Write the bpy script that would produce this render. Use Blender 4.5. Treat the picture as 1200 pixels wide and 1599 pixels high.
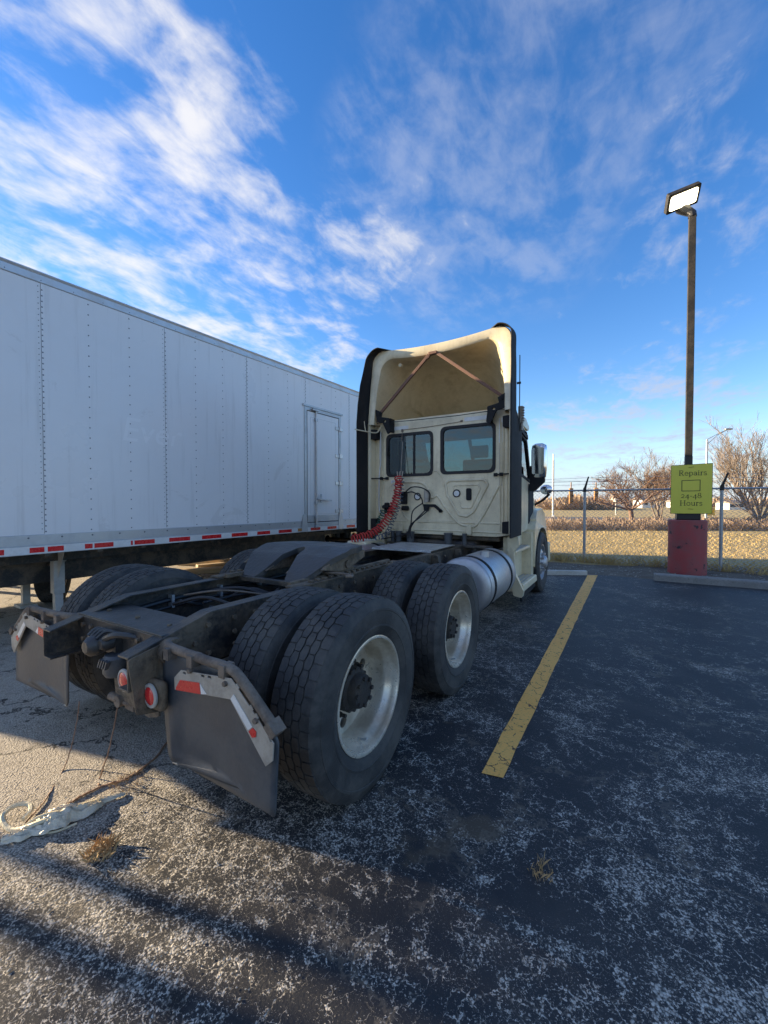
import bpy, bmesh, math, random
from math import sin, cos, pi, radians, sqrt
from mathutils import Vector, Matrix
from mathutils.geometry import tessellate_polygon
random.seed(7)
S = bpy.context.scene
C = S.collection
for o in list(bpy.data.objects): bpy.data.objects.remove(o)

# ------------------------------------------------------------------ camera
YAW, PITCH, FPX = 0.5316, 0.0218, 643.9          # fitted to wheel rims, rails and fence
CAM = Vector((2.35, -1.827, 1.518))
cd = bpy.data.cameras.new('camera'); cam = bpy.data.objects.new('camera', cd); C.objects.link(cam)
cd.sensor_fit = 'HORIZONTAL'; cd.sensor_width = 36; cd.lens = 36*FPX/1200
cd.clip_start = .05; cd.clip_end = 3000
cam.location = CAM; cam.rotation_euler = (pi/2-PITCH, 0, YAW)
S.camera = cam
S.render.resolution_x, S.render.resolution_y = 768, 1024
FWD = Vector((-sin(YAW)*cos(PITCH), cos(YAW)*cos(PITCH), -sin(PITCH)))
RGT = Vector((cos(YAW), sin(YAW), 0)); UPV = RGT.cross(FWD)
def ray(x, y): return FWD+RGT*((x-600)/FPX)+UPV*((799.5-y)/FPX)
def at(x, y, ax, v):
    d = ray(x, y); return CAM+d*((v-CAM[ax])/d[ax])

# ------------------------------------------------------------------ light and sky
SUN_EL = radians(13.0); LDX, LDY = .973, .231      # horizontal travel of the light
w = bpy.data.worlds.new('World'); S.world = w; w.use_nodes = True
nt = w.node_tree; nt.nodes.clear()
def N(t, ty, **k):
    n = t.nodes.new(ty)
    for a, b in k.items(): setattr(n, a, b)
    return n
class G:
    """tiny helper for node maths"""
    def __init__(s, t): s.t = t
    def lk(s, a, b): s.t.links.new(a, b)
    def val(s, sock, v):
        if isinstance(v, (int, float)): sock.default_value = v
        elif isinstance(v, (tuple, list)):
            sock.default_value = tuple(v) if len(v) == len(sock.default_value) else tuple(v)+(1,)
        else: s.lk(v, sock)
    def m(s, op, a, b=0, c=None, clamp=False):
        n = N(s.t, 'ShaderNodeMath', operation=op, use_clamp=clamp); s.val(n.inputs[0], a); s.val(n.inputs[1], b)
        if c is not None: s.val(n.inputs[2], c)
        return n.outputs[0]
    def vm(s, op, a, b=(0, 0, 0), out=0):
        n = N(s.t, 'ShaderNodeVectorMath', operation=op); s.val(n.inputs[0], a)
        if op == 'SCALE': s.val(n.inputs[3], b)
        else: s.val(n.inputs[1], b)
        return n.outputs[out]
    def mix(s, f, a, b, bt='MIX'):
        n = N(s.t, 'ShaderNodeMix', data_type='RGBA', blend_type=bt); s.val(n.inputs[0], f); s.val(n.inputs[6], a); s.val(n.inputs[7], b); return n.outputs[2]
    def ss(s, x, a, b):
        n = N(s.t, 'ShaderNodeMapRange', interpolation_type='SMOOTHSTEP'); s.val(n.inputs[0], x); s.val(n.inputs[1], a); s.val(n.inputs[2], b); return n.outputs[0]
    def noise(s, v, sc, det=4, ro=.55, dist=0, out=0):
        n = N(s.t, 'ShaderNodeTexNoise'); s.lk(v, n.inputs['Vector']); s.val(n.inputs['Scale'], sc); n.inputs['Detail'].default_value = det
        n.inputs['Roughness'].default_value = ro; n.inputs['Distortion'].default_value = dist; return n.outputs[out]
    def voro(s, v, sc, feat='F1', out=0, rnd=1):
        n = N(s.t, 'ShaderNodeTexVoronoi', feature=feat); s.lk(v, n.inputs['Vector']); s.val(n.inputs['Scale'], sc); n.inputs['Randomness'].default_value = rnd; return n.outputs[out]
g = G(nt)
sky = N(nt, 'ShaderNodeTexSky', sky_type='NISHITA'); sky.sun_disc = False
sky.sun_elevation = SUN_EL; sky.sun_rotation = math.atan2(-LDX, -LDY) % (2*pi)
sky.air_density = 1.0; sky.dust_density = .1; sky.ozone_density = 1.6
hs = N(nt, 'ShaderNodeHueSaturation'); hs.inputs['Hue'].default_value = .508; hs.inputs['Saturation'].default_value = 1.36; hs.inputs['Value'].default_value = 1.04
g.lk(sky.outputs[0], hs.inputs['Color'])
tc = N(nt, 'ShaderNodeTexCoord'); dirv = g.vm('NORMALIZE', tc.outputs['Generated'])
sp = N(nt, 'ShaderNodeSeparateXYZ'); g.lk(dirv, sp.inputs[0])
zz = g.m('MAXIMUM', sp.outputs[2], .03)
zc = g.m('ADD', zz, .10)
cb = N(nt, 'ShaderNodeCombineXYZ'); g.lk(g.m('DIVIDE', sp.outputs[0], zc), cb.inputs[0]); g.lk(g.m('DIVIDE', sp.outputs[1], zc), cb.inputs[1])
P = cb.outputs[0]
n1 = g.noise(P, 2.7, 7, .56, .5)
mp = N(nt, 'ShaderNodeMapping'); mp.inputs['Rotation'].default_value = (0, 0, .5); mp.inputs['Scale'].default_value = (14, 7.5, 1); mp.inputs['Location'].default_value = (3.1, 1.7, 0); g.lk(P, mp.inputs[0])
n2 = g.noise(mp.outputs[0], 1.0, 5, .6, .3)
big = g.noise(P, .55, 2, .5)
# cloud banks: soft patches of the sky dome, (photo x, photo y, angular radius deg, weight)
# denser cloud added out of view behind the camera to whiten the ambient light
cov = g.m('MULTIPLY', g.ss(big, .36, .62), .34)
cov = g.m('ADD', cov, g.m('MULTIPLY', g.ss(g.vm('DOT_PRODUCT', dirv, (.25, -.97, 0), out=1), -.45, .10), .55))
for (px, py, rad, wt) in [(60, 75, 13, .46), (150, 130, 9, .32), (258, 120, 7, .40), (355, 190, 8, .5), (150, 290, 12, .5), (285, 310, 11, .62), (60, 400, 13, .85),
        (190, 470, 11, .85), (300, 495, 7, .4), (420, 400, 8, .5), (520, 410, 9, .70), (600, 420, 6, .4), (480, 570, 9, .8), (620, 230, 10, .10), (760, 210, 15, .14), (700, 380, 12, .18), (820, 330, 11, .12),
        (1150, 280, 11, .42), (1020, 30, 12, .3), (900, 690, 9, .5), (1050, 680, 10, .45), (1180, 660, 9, .4)]:
    d = ray(px, py).normalized()
    dt = g.vm('DOT_PRODUCT', dirv, tuple(d), out=1)
    cov = g.m('ADD', cov, g.m('MULTIPLY', g.ss(dt, cos(radians(rad)), cos(radians(rad*.25))), wt*.62))
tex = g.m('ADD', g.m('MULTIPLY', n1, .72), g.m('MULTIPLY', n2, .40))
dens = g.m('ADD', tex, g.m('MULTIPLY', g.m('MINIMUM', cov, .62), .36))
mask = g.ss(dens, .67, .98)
veil = 0
for (px, py, rad) in [(760, 190, 17), (700, 380, 12), (830, 330, 12), (610, 250, 9), (980, 60, 13)]:
    veil = g.m('ADD', veil, g.ss(g.vm('DOT_PRODUCT', dirv, tuple(ray(px, py).normalized()), out=1), cos(radians(rad)), cos(radians(rad*.3))))
veil = g.m('MULTIPLY', g.m('MINIMUM', veil, 1.0), g.m('MULTIPLY', g.ss(tex, .46, .72), .27))
mask = g.m('MAXIMUM', g.m('MULTIPLY', mask, .86), veil)
# the bank glows towards the sun
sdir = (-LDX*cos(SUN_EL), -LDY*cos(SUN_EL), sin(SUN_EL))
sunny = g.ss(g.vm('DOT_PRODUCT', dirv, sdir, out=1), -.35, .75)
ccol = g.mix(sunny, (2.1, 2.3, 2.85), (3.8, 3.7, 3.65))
blue = g.mix(1.0, hs.outputs[0], (.98, .96, 1.08), 'MULTIPLY')
blue = g.mix(g.m('MULTIPLY', g.m('SUBTRACT', 1, g.ss(sp.outputs[2], -.02, .20)), .75), blue, (1.75, 2.45, 3.9))   # pale haze low in the sky
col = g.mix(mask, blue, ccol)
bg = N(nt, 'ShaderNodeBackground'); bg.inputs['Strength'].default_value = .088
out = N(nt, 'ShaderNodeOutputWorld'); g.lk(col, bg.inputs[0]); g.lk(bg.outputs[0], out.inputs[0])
sl = bpy.data.lights.new('sun', 'SUN'); so = bpy.data.objects.new('sun', sl); C.objects.link(so)
sl.energy = 5.0; sl.angle = radians(.55); sl.color = (1, .80, .53)
so.rotation_euler = Vector((LDX*cos(SUN_EL), LDY*cos(SUN_EL), -sin(SUN_EL))).to_track_quat('-Z', 'Y').to_euler()
so.location = (-20, -5, 12)
S.view_settings.view_transform = 'Standard'; S.view_settings.look = 'None'
S.view_settings.exposure = 1.66; S.view_settings.gamma = 1
S.render.engine = 'CYCLES'

# ------------------------------------------------------------------ materials
MATS = {}
def mat(name, col, rough=.5, metal=0, var=.15, vs=6, bump=0, bs=80, dirt=None, dirt_amt=.4, ds=3, coat=0, emit=None, spec=None):
    m = bpy.data.materials.new(name); m.use_nodes = True; t = m.node_tree; t.nodes.clear(); q = G(t)
    o = N(t, 'ShaderNodeOutputMaterial'); b = N(t, 'ShaderNodeBsdfPrincipled'); q.lk(b.outputs[0], o.inputs[0])
    tc = N(t, 'ShaderNodeTexCoord').outputs['Object']
    n = q.noise(tc, vs, 5, .6)
    f = q.m('ADD', q.m('MULTIPLY', q.m('SUBTRACT', n, .5), 2*var), 1)
    c = q.vm('SCALE', tuple(col), f)
    r = q.m('ADD', rough, q.m('MULTIPLY', q.m('SUBTRACT', n, .5), .25))
    if dirt:
        dm = q.m('MULTIPLY', q.ss(q.m('ADD', q.m('MULTIPLY', q.noise(tc, ds, 6, .65, .3), .8), q.m('MULTIPLY', q.noise(tc, ds*9, 4, .6), .25)), .42, .68), dirt_amt)
        c = q.mix(dm, c, tuple(dirt)); r = q.m('ADD', r, q.m('MULTIPLY', dm, .25))
    q.val(b.inputs['Base Color'], c); q.val(b.inputs['Roughness'], r); b.inputs['Metallic'].default_value = metal
    if coat: b.inputs['Coat Weight'].default_value = coat; b.inputs['Coat Roughness'].default_value = .15
    if spec is not None: b.inputs['Specular IOR Level'].default_value = spec
    if emit: b.inputs['Emission Color'].default_value = tuple(emit[:3])+(1,); b.inputs['Emission Strength'].default_value = emit[3]
    if bump:
        bn = N(t, 'ShaderNodeBump'); bn.inputs['Strength'].default_value = bump; bn.inputs['Distance'].default_value = .01
        q.lk(q.noise(tc, bs, 4, .6), bn.inputs['Height']); q.lk(bn.outputs[0], b.inputs['Normal'])
    MATS[name] = m; return m
DUST = (.23, .20, .15)
mat('rubber', (.028, .028, .028), .66, var=.3, vs=9, bump=.25, bs=150, dirt=(.12, .11, .095), dirt_amt=.6, ds=4)
mat('flap_rubber', (.052, .060, .070), .42, var=.15, vs=5, bump=.15, bs=40, dirt=(.14, .135, .125), dirt_amt=.4, ds=5)
mat('trim_black', (.015, .016, .018), .72, var=.2, spec=.25, bump=.1, dirt=(.06, .055, .05), dirt_amt=.3)
mat('chassis', (.024, .024, .025), .36, var=.35, vs=7, bump=.5, bs=45, dirt=(.19, .14, .09), dirt_amt=.7, ds=5)
mat('chassis_dirty', (.19, .14, .09), .8, var=.4, vs=9, bump=.7, bs=50, dirt=(.03, .028, .026), dirt_amt=.7, ds=6)
mat('grease_steel', (.062, .062, .063), .36, metal=.35, var=.3, vs=8, bump=.4, bs=30, dirt=(.09, .075, .055), dirt_amt=.5, ds=4)
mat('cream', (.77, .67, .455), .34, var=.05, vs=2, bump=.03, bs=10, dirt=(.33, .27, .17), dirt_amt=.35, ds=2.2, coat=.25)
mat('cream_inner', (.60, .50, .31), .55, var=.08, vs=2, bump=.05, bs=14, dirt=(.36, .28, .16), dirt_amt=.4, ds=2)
mat('wheel_paint', (.82, .75, .62), .27, metal=.55, var=.08, vs=8, dirt=(.30, .24, .16), dirt_amt=.4, ds=5)
mat('chrome', (.75, .75, .76), .10, metal=1, var=.04)
mat('alloy', (.54, .54, .54), .44, metal=.8, var=.08, vs=4, dirt=(.35, .33, .30), dirt_amt=.35, ds=4)
mat('galv', (.42, .44, .46), .45, metal=.6, var=.15, vs=12, dirt=(.25, .23, .2), dirt_amt=.3)
mat('tread_plate', (.55, .57, .60), .32, metal=.75, var=.1, vs=14, bump=.9, bs=45, dirt=(.25, .23, .2), dirt_amt=.4, ds=7)
mat('hub', (.028, .025, .023), .7, var=.4, vs=25, bump=.7, bs=60, dirt=(.08, .06, .04), dirt_amt=.6, ds=10)
mat('rust_pipe', (.20, .155, .115), .75, var=.35, vs=14, bump=.5, bs=60, dirt=(.05, .04, .035), dirt_amt=.6, ds=9)
mat('bracket_plate', (.42, .375, .31), .6, var=.12, vs=10, bump=.15, dirt=(.20, .17, .13), dirt_amt=.5, ds=8)
mat('strut', (.16, .075, .045), .6, var=.25, vs=20, bump=.3)
mat('tape_red', (.62, .015, .02), .28, var=.12, vs=30)
mat('tape_white', (.72, .72, .70), .28, var=.08, vs=30, dirt=(.4, .38, .33), dirt_amt=.3)
mat('lens_red', (.62, .02, .025), .18, var=.15, vs=60, coat=.5)
mat('lens_rim', (.40, .385, .35), .6, var=.15)
mat('hose_red', (.50, .035, .03), .42, var=.2, vs=30)
mat('hose_green', (.03, .10, .07), .42, var=.25, vs=30)
mat('cable', (.012, .012, .014), .5, var=.2)
mat('cable_blue', (.05, .08, .13), .45, var=.2)
mat('white_plastic', (.72, .72, .70), .45, var=.05)
mat('interior', (.022, .024, .026), .85, var=.2)
mat('trailer_white', (.74, .74, .735), .30, var=.03, vs=.8, bump=.02, bs=3, dirt=(.68, .675, .66), dirt_amt=.30, ds=.9)
mat('trailer_ghost', (.785, .785, .78), .30, var=.03, vs=.8)
mat('trailer_alu', (.50, .515, .525), .38, metal=.5, var=.1, vs=3, dirt=(.38, .37, .35), dirt_amt=.4, ds=3)
mat('rivet', (.16, .17, .185), .5, metal=.3, var=.2)
mat('seal', (.02, .02, .022), .7)
mat('pole_paint', (.011, .0105, .010), .7, var=.2, dirt=(.12, .10, .08), dirt_amt=.3)
mat('pole_black', (.010, .010, .012), .45, var=.2)
mat('sign_green', (.72, .65, .075), .45, var=.06, vs=3, bump=.05, bs=8)
mat('sign_ink', (.02, .025, .012), .6, var=.1)
mat('lamp_lens', (.9, .9, .85), .3, emit=(1, .86, .55, 2.2))
mat('timber', (.42, .31, .18), .75, var=.25, vs=9, bump=.4, bs=40)
mat('board_white', (.55, .54, .50), .6, var=.15, dirt=(.3, .27, .2), dirt_amt=.5)
mat('bark', (.20, .125, .085), .85, var=.3, vs=6)
mat('bark_pale', (.25, .20, .16), .85, var=.3, vs=6)
mat('brush', (.34, .24, .155), .9, var=.35, vs=2)
mat('straw', (.40, .27, .13), .8, var=.3, vs=5)
mat('straw_dry', (.46, .335, .135), .85, var=.3, vs=.8)
mat('rope', (.27, .16, .10), .8, var=.3, vs=60, bump=.6, bs=200)
mat('strap', (.62, .55, .38), .6, var=.15, vs=30, bump=.4, bs=60)
mat('plastic_film', (.60, .54, .41), .35, var=.12, vs=30, bump=.5, bs=70)
mat('house_white', (.70, .68, .62), .7, var=.08)
mat('house_roof', (.20, .17, .15), .8, var=.15)
mat('pane_dark', (.03, .04, .05), .1)
mat('yellow_paint', (.68, .40, .02), .5, var=.08)
mat('signal_yellow', (.36, .17, .04), .5, var=.1)
mat('car_red', (.38, .05, .04), .3, var=.1)
mat('leaf', (.05, .07, .03), .8, var=.3)
mat('stone', (.34, .32, .28), .85, var=.3, vs=30, bump=.4)

def cylinder_red():
    m = mat('red_paint', (.36, .06, .06), .65, var=.2, vs=4, bump=.25, bs=40, dirt=(.24, .10, .095), dirt_amt=.75, ds=3)
    t = m.node_tree; q = G(t); b = [n for n in t.nodes if n.type == 'BSDF_PRINCIPLED'][0]
    tc = N(t, 'ShaderNodeTexCoord').outputs['Object']
    src = b.inputs['Base Color'].links[0].from_socket
    ch = q.ss(q.noise(tc, 3.2, 6, .65), .60, .64)
    q.lk(q.mix(ch, src, (.045, .035, .04)), b.inputs['Base Color'])
cylinder_red()
def trailer_paint():
    # chalky white with vertical rain streaks, scuffs and a grimy lower edge
    m = MATS['trailer_white']; t = m.node_tree; q = G(t); b = [n for n in t.nodes if n.type == 'BSDF_PRINCIPLED'][0]
    tc = N(t, 'ShaderNodeTexCoord').outputs['Object']; src = b.inputs['Base Color'].links[0].from_socket
    mp = N(t, 'ShaderNodeMapping'); mp.inputs['Scale'].default_value = (1, 7, .35); q.lk(tc, mp.inputs[0])
    st = q.m('MULTIPLY', q.ss(q.noise(mp.outputs[0], 1.6, 5, .65), .52, .75), .30)
    c = q.mix(st, src, (.40, .39, .37))
    sc = q.m('MULTIPLY', q.ss(q.noise(tc, 1.1, 7, .72, 1.2), .61, .66), .22); c = q.mix(sc, c, (.46, .44, .41))
    q.lk(c, b.inputs['Base Color'])
    bn = [n for n in t.nodes if n.type == 'BUMP'][0]; bn.inputs['Strength'].default_value = .22; bn.inputs['Distance'].default_value = .02
    q.lk(q.noise(tc, 1.7, 2, .5), bn.inputs['Height'])
trailer_paint()
def streaks(name, col, amt, sc):
    m = MATS[name]; t = m.node_tree; q = G(t); b = [n for n in t.nodes if n.type == 'BSDF_PRINCIPLED'][0]
    tc = N(t, 'ShaderNodeTexCoord').outputs['Object']; src = b.inputs['Base Color'].links[0].from_socket
    mp = N(t, 'ShaderNodeMapping'); mp.inputs['Scale'].default_value = sc; q.lk(tc, mp.inputs[0])
    f = q.m('MULTIPLY', q.ss(q.m('ADD', q.m('MULTIPLY', q.noise(mp.outputs[0], 1, 5, .65), .75), q.m('MULTIPLY', q.noise(tc, 3, 4, .6), .3)), .50, .72), amt)
    spk = q.m('MULTIPLY', q.ss(q.noise(tc, 38, 3, .6), .64, .70), .35)
    c = q.mix(f, src, tuple(col)); c = q.mix(spk, c, (col[0]*.6, col[1]*.55, col[2]*.5)); q.lk(c, b.inputs['Base Color'])
streaks('cream', (.42, .34, .21), .45, (9, 9, .7))
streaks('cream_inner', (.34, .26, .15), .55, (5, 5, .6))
streaks('wheel_paint', (.40, .30, .19), .40, (6, 6, 6))
def glass(name, tint, refl=.9):
    m = bpy.data.materials.new(name); m.use_nodes = True; t = m.node_tree; t.nodes.clear(); q = G(t)
    o = N(t, 'ShaderNodeOutputMaterial'); tr = N(t, 'ShaderNodeBsdfTransparent'); tr.inputs[0].default_value = tuple(tint)+(1,)
    gl = N(t, 'ShaderNodeBsdfGlossy'); gl.inputs['Roughness'].default_value = .01; gl.inputs[0].default_value = (refl, refl, refl, 1)
    fr = N(t, 'ShaderNodeFresnel'); fr.inputs[0].default_value = 1.75
    mx = N(t, 'ShaderNodeMixShader'); q.lk(fr.outputs[0], mx.inputs[0]); q.lk(tr.outputs[0], mx.inputs[1]); q.lk(gl.outputs[0], mx.inputs[2]); q.lk(mx.outputs[0], o.inputs[0])
    MATS[name] = m
glass('glass_rear', (.28, .43, .44)); glass('glass_side', (.55, .62, .62))

def asphalt():
    m = bpy.data.materials.new('asphalt'); m.use_nodes = True; t = m.node_tree; t.nodes.clear(); q = G(t)
    o = N(t, 'ShaderNodeOutputMaterial'); b = N(t, 'ShaderNodeBsdfPrincipled'); q.lk(b.outputs[0], o.inputs[0])
    P = N(t, 'ShaderNodeTexCoord').outputs['Object']
    s = N(t, 'ShaderNodeSeparateXYZ'); q.lk(P, s.inputs[0]); X, Y = s.outputs[0], s.outputs[1]
    nb = q.noise(P, .55, 3, .6, .4); nm = q.noise(P, 2.3, 4, .62, .7); nf = q.noise(P, 12, 3, .65)
    wob = q.m('MULTIPLY', q.m('SUBTRACT', nb, .5), 1.8)
    # the sealcoat is worn through on the trailer's side of the lot, sound towards the kerb
    xl = q.m('SUBTRACT', q.m('ADD', q.m('ADD', X, wob), q.m('MULTIPLY', q.m('SUBTRACT', nm, .5), 1.2)), q.m('MULTIPLY', Y, .10))
    left = q.m('SUBTRACT', 1, q.ss(xl, -.45, 1.5))
    sound = q.m('MULTIPLY', q.ss(q.m('ADD', Y, wob), 1.2, 5.0), q.ss(X, -.5, 1.2))
    wear = q.m('ADD', q.m('MULTIPLY', nm, .70), q.m('MULTIPLY', nb, .30))
    wear = q.m('SUBTRACT', q.m('ADD', wear, q.m('MULTIPLY', left, .30)), q.m('MULTIPLY', sound, .10))
    # ragged crack mesh and flecks where the sealcoat has come off
    wv = q.vm('ADD', P, q.vm('SCALE', q.vm('SUBTRACT', q.noise(P, 22, 3, .65, out=1), (.5, .5, .5)), .085))
    e1 = q.voro(wv, 17, 'DISTANCE_TO_EDGE')
    gate = q.ss(q.m('ADD', wear, q.m('MULTIPLY', q.m('SUBTRACT', nf, .5), .75)), .40, .68)
    wid = q.m('ADD', q.m('MULTIPLY', gate, .095), .001)
    fine = q.noise(P, 95, 3, .75)
    c1 = q.m('MULTIPLY', q.m('SUBTRACT', 1, q.ss(e1, q.m('MULTIPLY', wid, .3), wid)), q.ss(q.m('ADD', fine, q.m('MULTIPLY', gate, .25)), .43, .52))
    sp = q.ss(q.m('ADD', q.m('ADD', fine, q.m('MULTIPLY', wear, .85)), q.m('MULTIPLY', nf, .25)), 1.155, 1.20)
    grit = q.m('MULTIPLY', q.ss(q.m('ADD', q.noise(P, 240, 2, .6), q.m('MULTIPLY', wear, .35)), .83, .87), .8)
    ex = q.m('MAXIMUM', q.m('MAXIMUM', c1, sp), grit)
    # exposed aggregate
    vr = N(t, 'ShaderNodeTexVoronoi'); q.lk(P, vr.inputs['Vector']); vr.inputs['Scale'].default_value = 115
    vd, vc = vr.outputs[0], vr.outputs[1]
    bw = N(t, 'ShaderNodeRGBToBW'); q.lk(vc, bw.inputs[0])
    agg = q.mix(bw.outputs[0], (.27, .245, .205), (.70, .645, .55)); agg = q.mix(q.ss(vd, .38, .75), agg, (.10, .095, .085))
    agg = q.mix(q.m('MULTIPLY', left, .62), agg, q.mix(nf, (.30, .255, .20), (.47, .41, .32)))
    seal = q.mix(nm, (.016, .017, .019), (.036, .036, .037))
    dust = q.m('MULTIPLY', q.ss(q.noise(P, 1.3, 4, .7, .5), .50, .75), .42)
    seal = q.mix(q.m('MULTIPLY', dust, q.m('ADD', .5, fine)), seal, (.075, .068, .058))
    c = q.mix(ex, seal, agg)
    c = q.mix(q.m('MULTIPLY', q.ss(q.noise(P, .9, 4, .7, .8), .63, .72), .6), c, (.115, .085, .05))
    # long structural cracks, mostly in the worn part
    wv3 = q.vm('ADD', P, q.vm('SCALE', q.vm('SUBTRACT', q.noise(P, 2.6, 5, .7, out=1), (.5, .5, .5)), .6))
    e3 = q.voro(wv3, .95, 'DISTANCE_TO_EDGE')
    big = q.m('MULTIPLY', q.m('SUBTRACT', 1, q.ss(e3, .003, q.m('ADD', .006, q.m('MULTIPLY', nf, .022)))), q.m('MULTIPLY', q.m('ADD', .42, q.m('MULTIPLY', left, .5)), q.ss(nm, .36, .48)))
    c = q.mix(big, c, q.mix(q.ss(left, .1, .5), (.17, .14, .10), (.022, .020, .018)))
    oil = q.m('MULTIPLY', q.ss(q.noise(P, 3.3, 3, .5, .3), .68, .76), .75); c = q.mix(oil, c, (.012, .012, .012))
    q.val(b.inputs['Base Color'], c)
    q.val(b.inputs['Roughness'], q.m('ADD', .58, q.m('MULTIPLY', ex, .3)))
    b.inputs['Specular IOR Level'].default_value = .38
    h = q.m('ADD', q.m('MULTIPLY', ex, q.m('SUBTRACT', .1, q.m('MULTIPLY', vd, .7))), q.m('ADD', q.m('MULTIPLY', fine, .45), q.m('MULTIPLY', nf, .5)))
    bn = N(t, 'ShaderNodeBump'); bn.inputs['Strength'].default_value = .85; bn.inputs['Distance'].default_value = .006
    q.lk(h, bn.inputs['Height']); q.lk(bn.outputs[0], b.inputs['Normal']); MATS['asphalt'] = m
asphalt()
def line_paint():
    m = bpy.data.materials.new('line_yellow'); m.use_nodes = True; t = m.node_tree; t.nodes.clear(); q = G(t)
    o = N(t, 'ShaderNodeOutputMaterial'); b = N(t, 'ShaderNodeBsdfPrincipled'); q.lk(b.outputs[0], o.inputs[0])
    P = N(t, 'ShaderNodeTexCoord').outputs['Object']
    n = q.noise(P, 14, 6, .7, .4); e = q.voro(q.vm('ADD', P, q.vm('SCALE', q.noise(P, 20, 4, .6, out=1), .06)), 9, 'DISTANCE_TO_EDGE')
    ch = q.m('MAXIMUM', q.ss(n, .63, .67), q.m('MULTIPLY', q.m('SUBTRACT', 1, q.ss(e, .01, .03)), q.ss(n, .47, .53)))
    c = q.mix(q.noise(P, 5, 5, .6), (.88, .41, .075), (.95, .52, .13)); c = q.mix(q.m('MULTIPLY', q.ss(q.noise(P, 60, 3, .6), .5, .7), .35), c, (.28, .19, .07))
    q.val(b.inputs['Base Color'], q.mix(ch, c, (.022, .023, .026))); b.inputs['Roughness'].default_value = .65
    bn = N(t, 'ShaderNodeBump'); bn.inputs['Strength'].default_value = .5; bn.inputs['Distance'].default_value = .004
    q.lk(q.m('SUBTRACT', q.noise(P, 70, 3, .6), ch), bn.inputs['Height']); q.lk(bn.outputs[0], b.inputs['Normal']); MATS['line_yellow'] = m
line_paint()
def ground_mat(name, a, bcol, cc, sc=1.2):
    m = bpy.data.materials.new(name); m.use_nodes = True; t = m.node_tree; t.nodes.clear(); q = G(t)
    o = N(t, 'ShaderNodeOutputMaterial'); b = N(t, 'ShaderNodeBsdfPrincipled'); q.lk(b.outputs[0], o.inputs[0])
    P = N(t, 'ShaderNodeTexCoord').outputs['Object']
    c = q.mix(q.ss(q.noise(P, sc, 6, .65), .35, .65), a, bcol); c = q.mix(q.ss(q.noise(P, sc*12, 5, .7), .5, .7), c, cc)
    q.val(b.inputs['Base Color'], c); b.inputs['Roughness'].default_value = .9
    bn = N(t, 'ShaderNodeBump'); bn.inputs['Strength'].default_value = 1; bn.inputs['Distance'].default_value = .03
    q.lk(q.noise(P, sc*25, 5, .7), bn.inputs['Height']); q.lk(bn.outputs[0], b.inputs['Normal']); MATS[name] = m
ground_mat('grass_ground', (.36, .27, .105), (.43, .32, .135), (.27, .22, .085), .5)
ground_mat('soil', (.12, .10, .075), (.19, .165, .125), (.065, .055, .045), 2)
ground_mat('concrete', (.27, .26, .24), (.34, .325, .295), (.19, .18, .165), 3)
ground_mat('road', (.10, .10, .10), (.13, .13, .13), (.08, .08, .08), 1)

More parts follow.
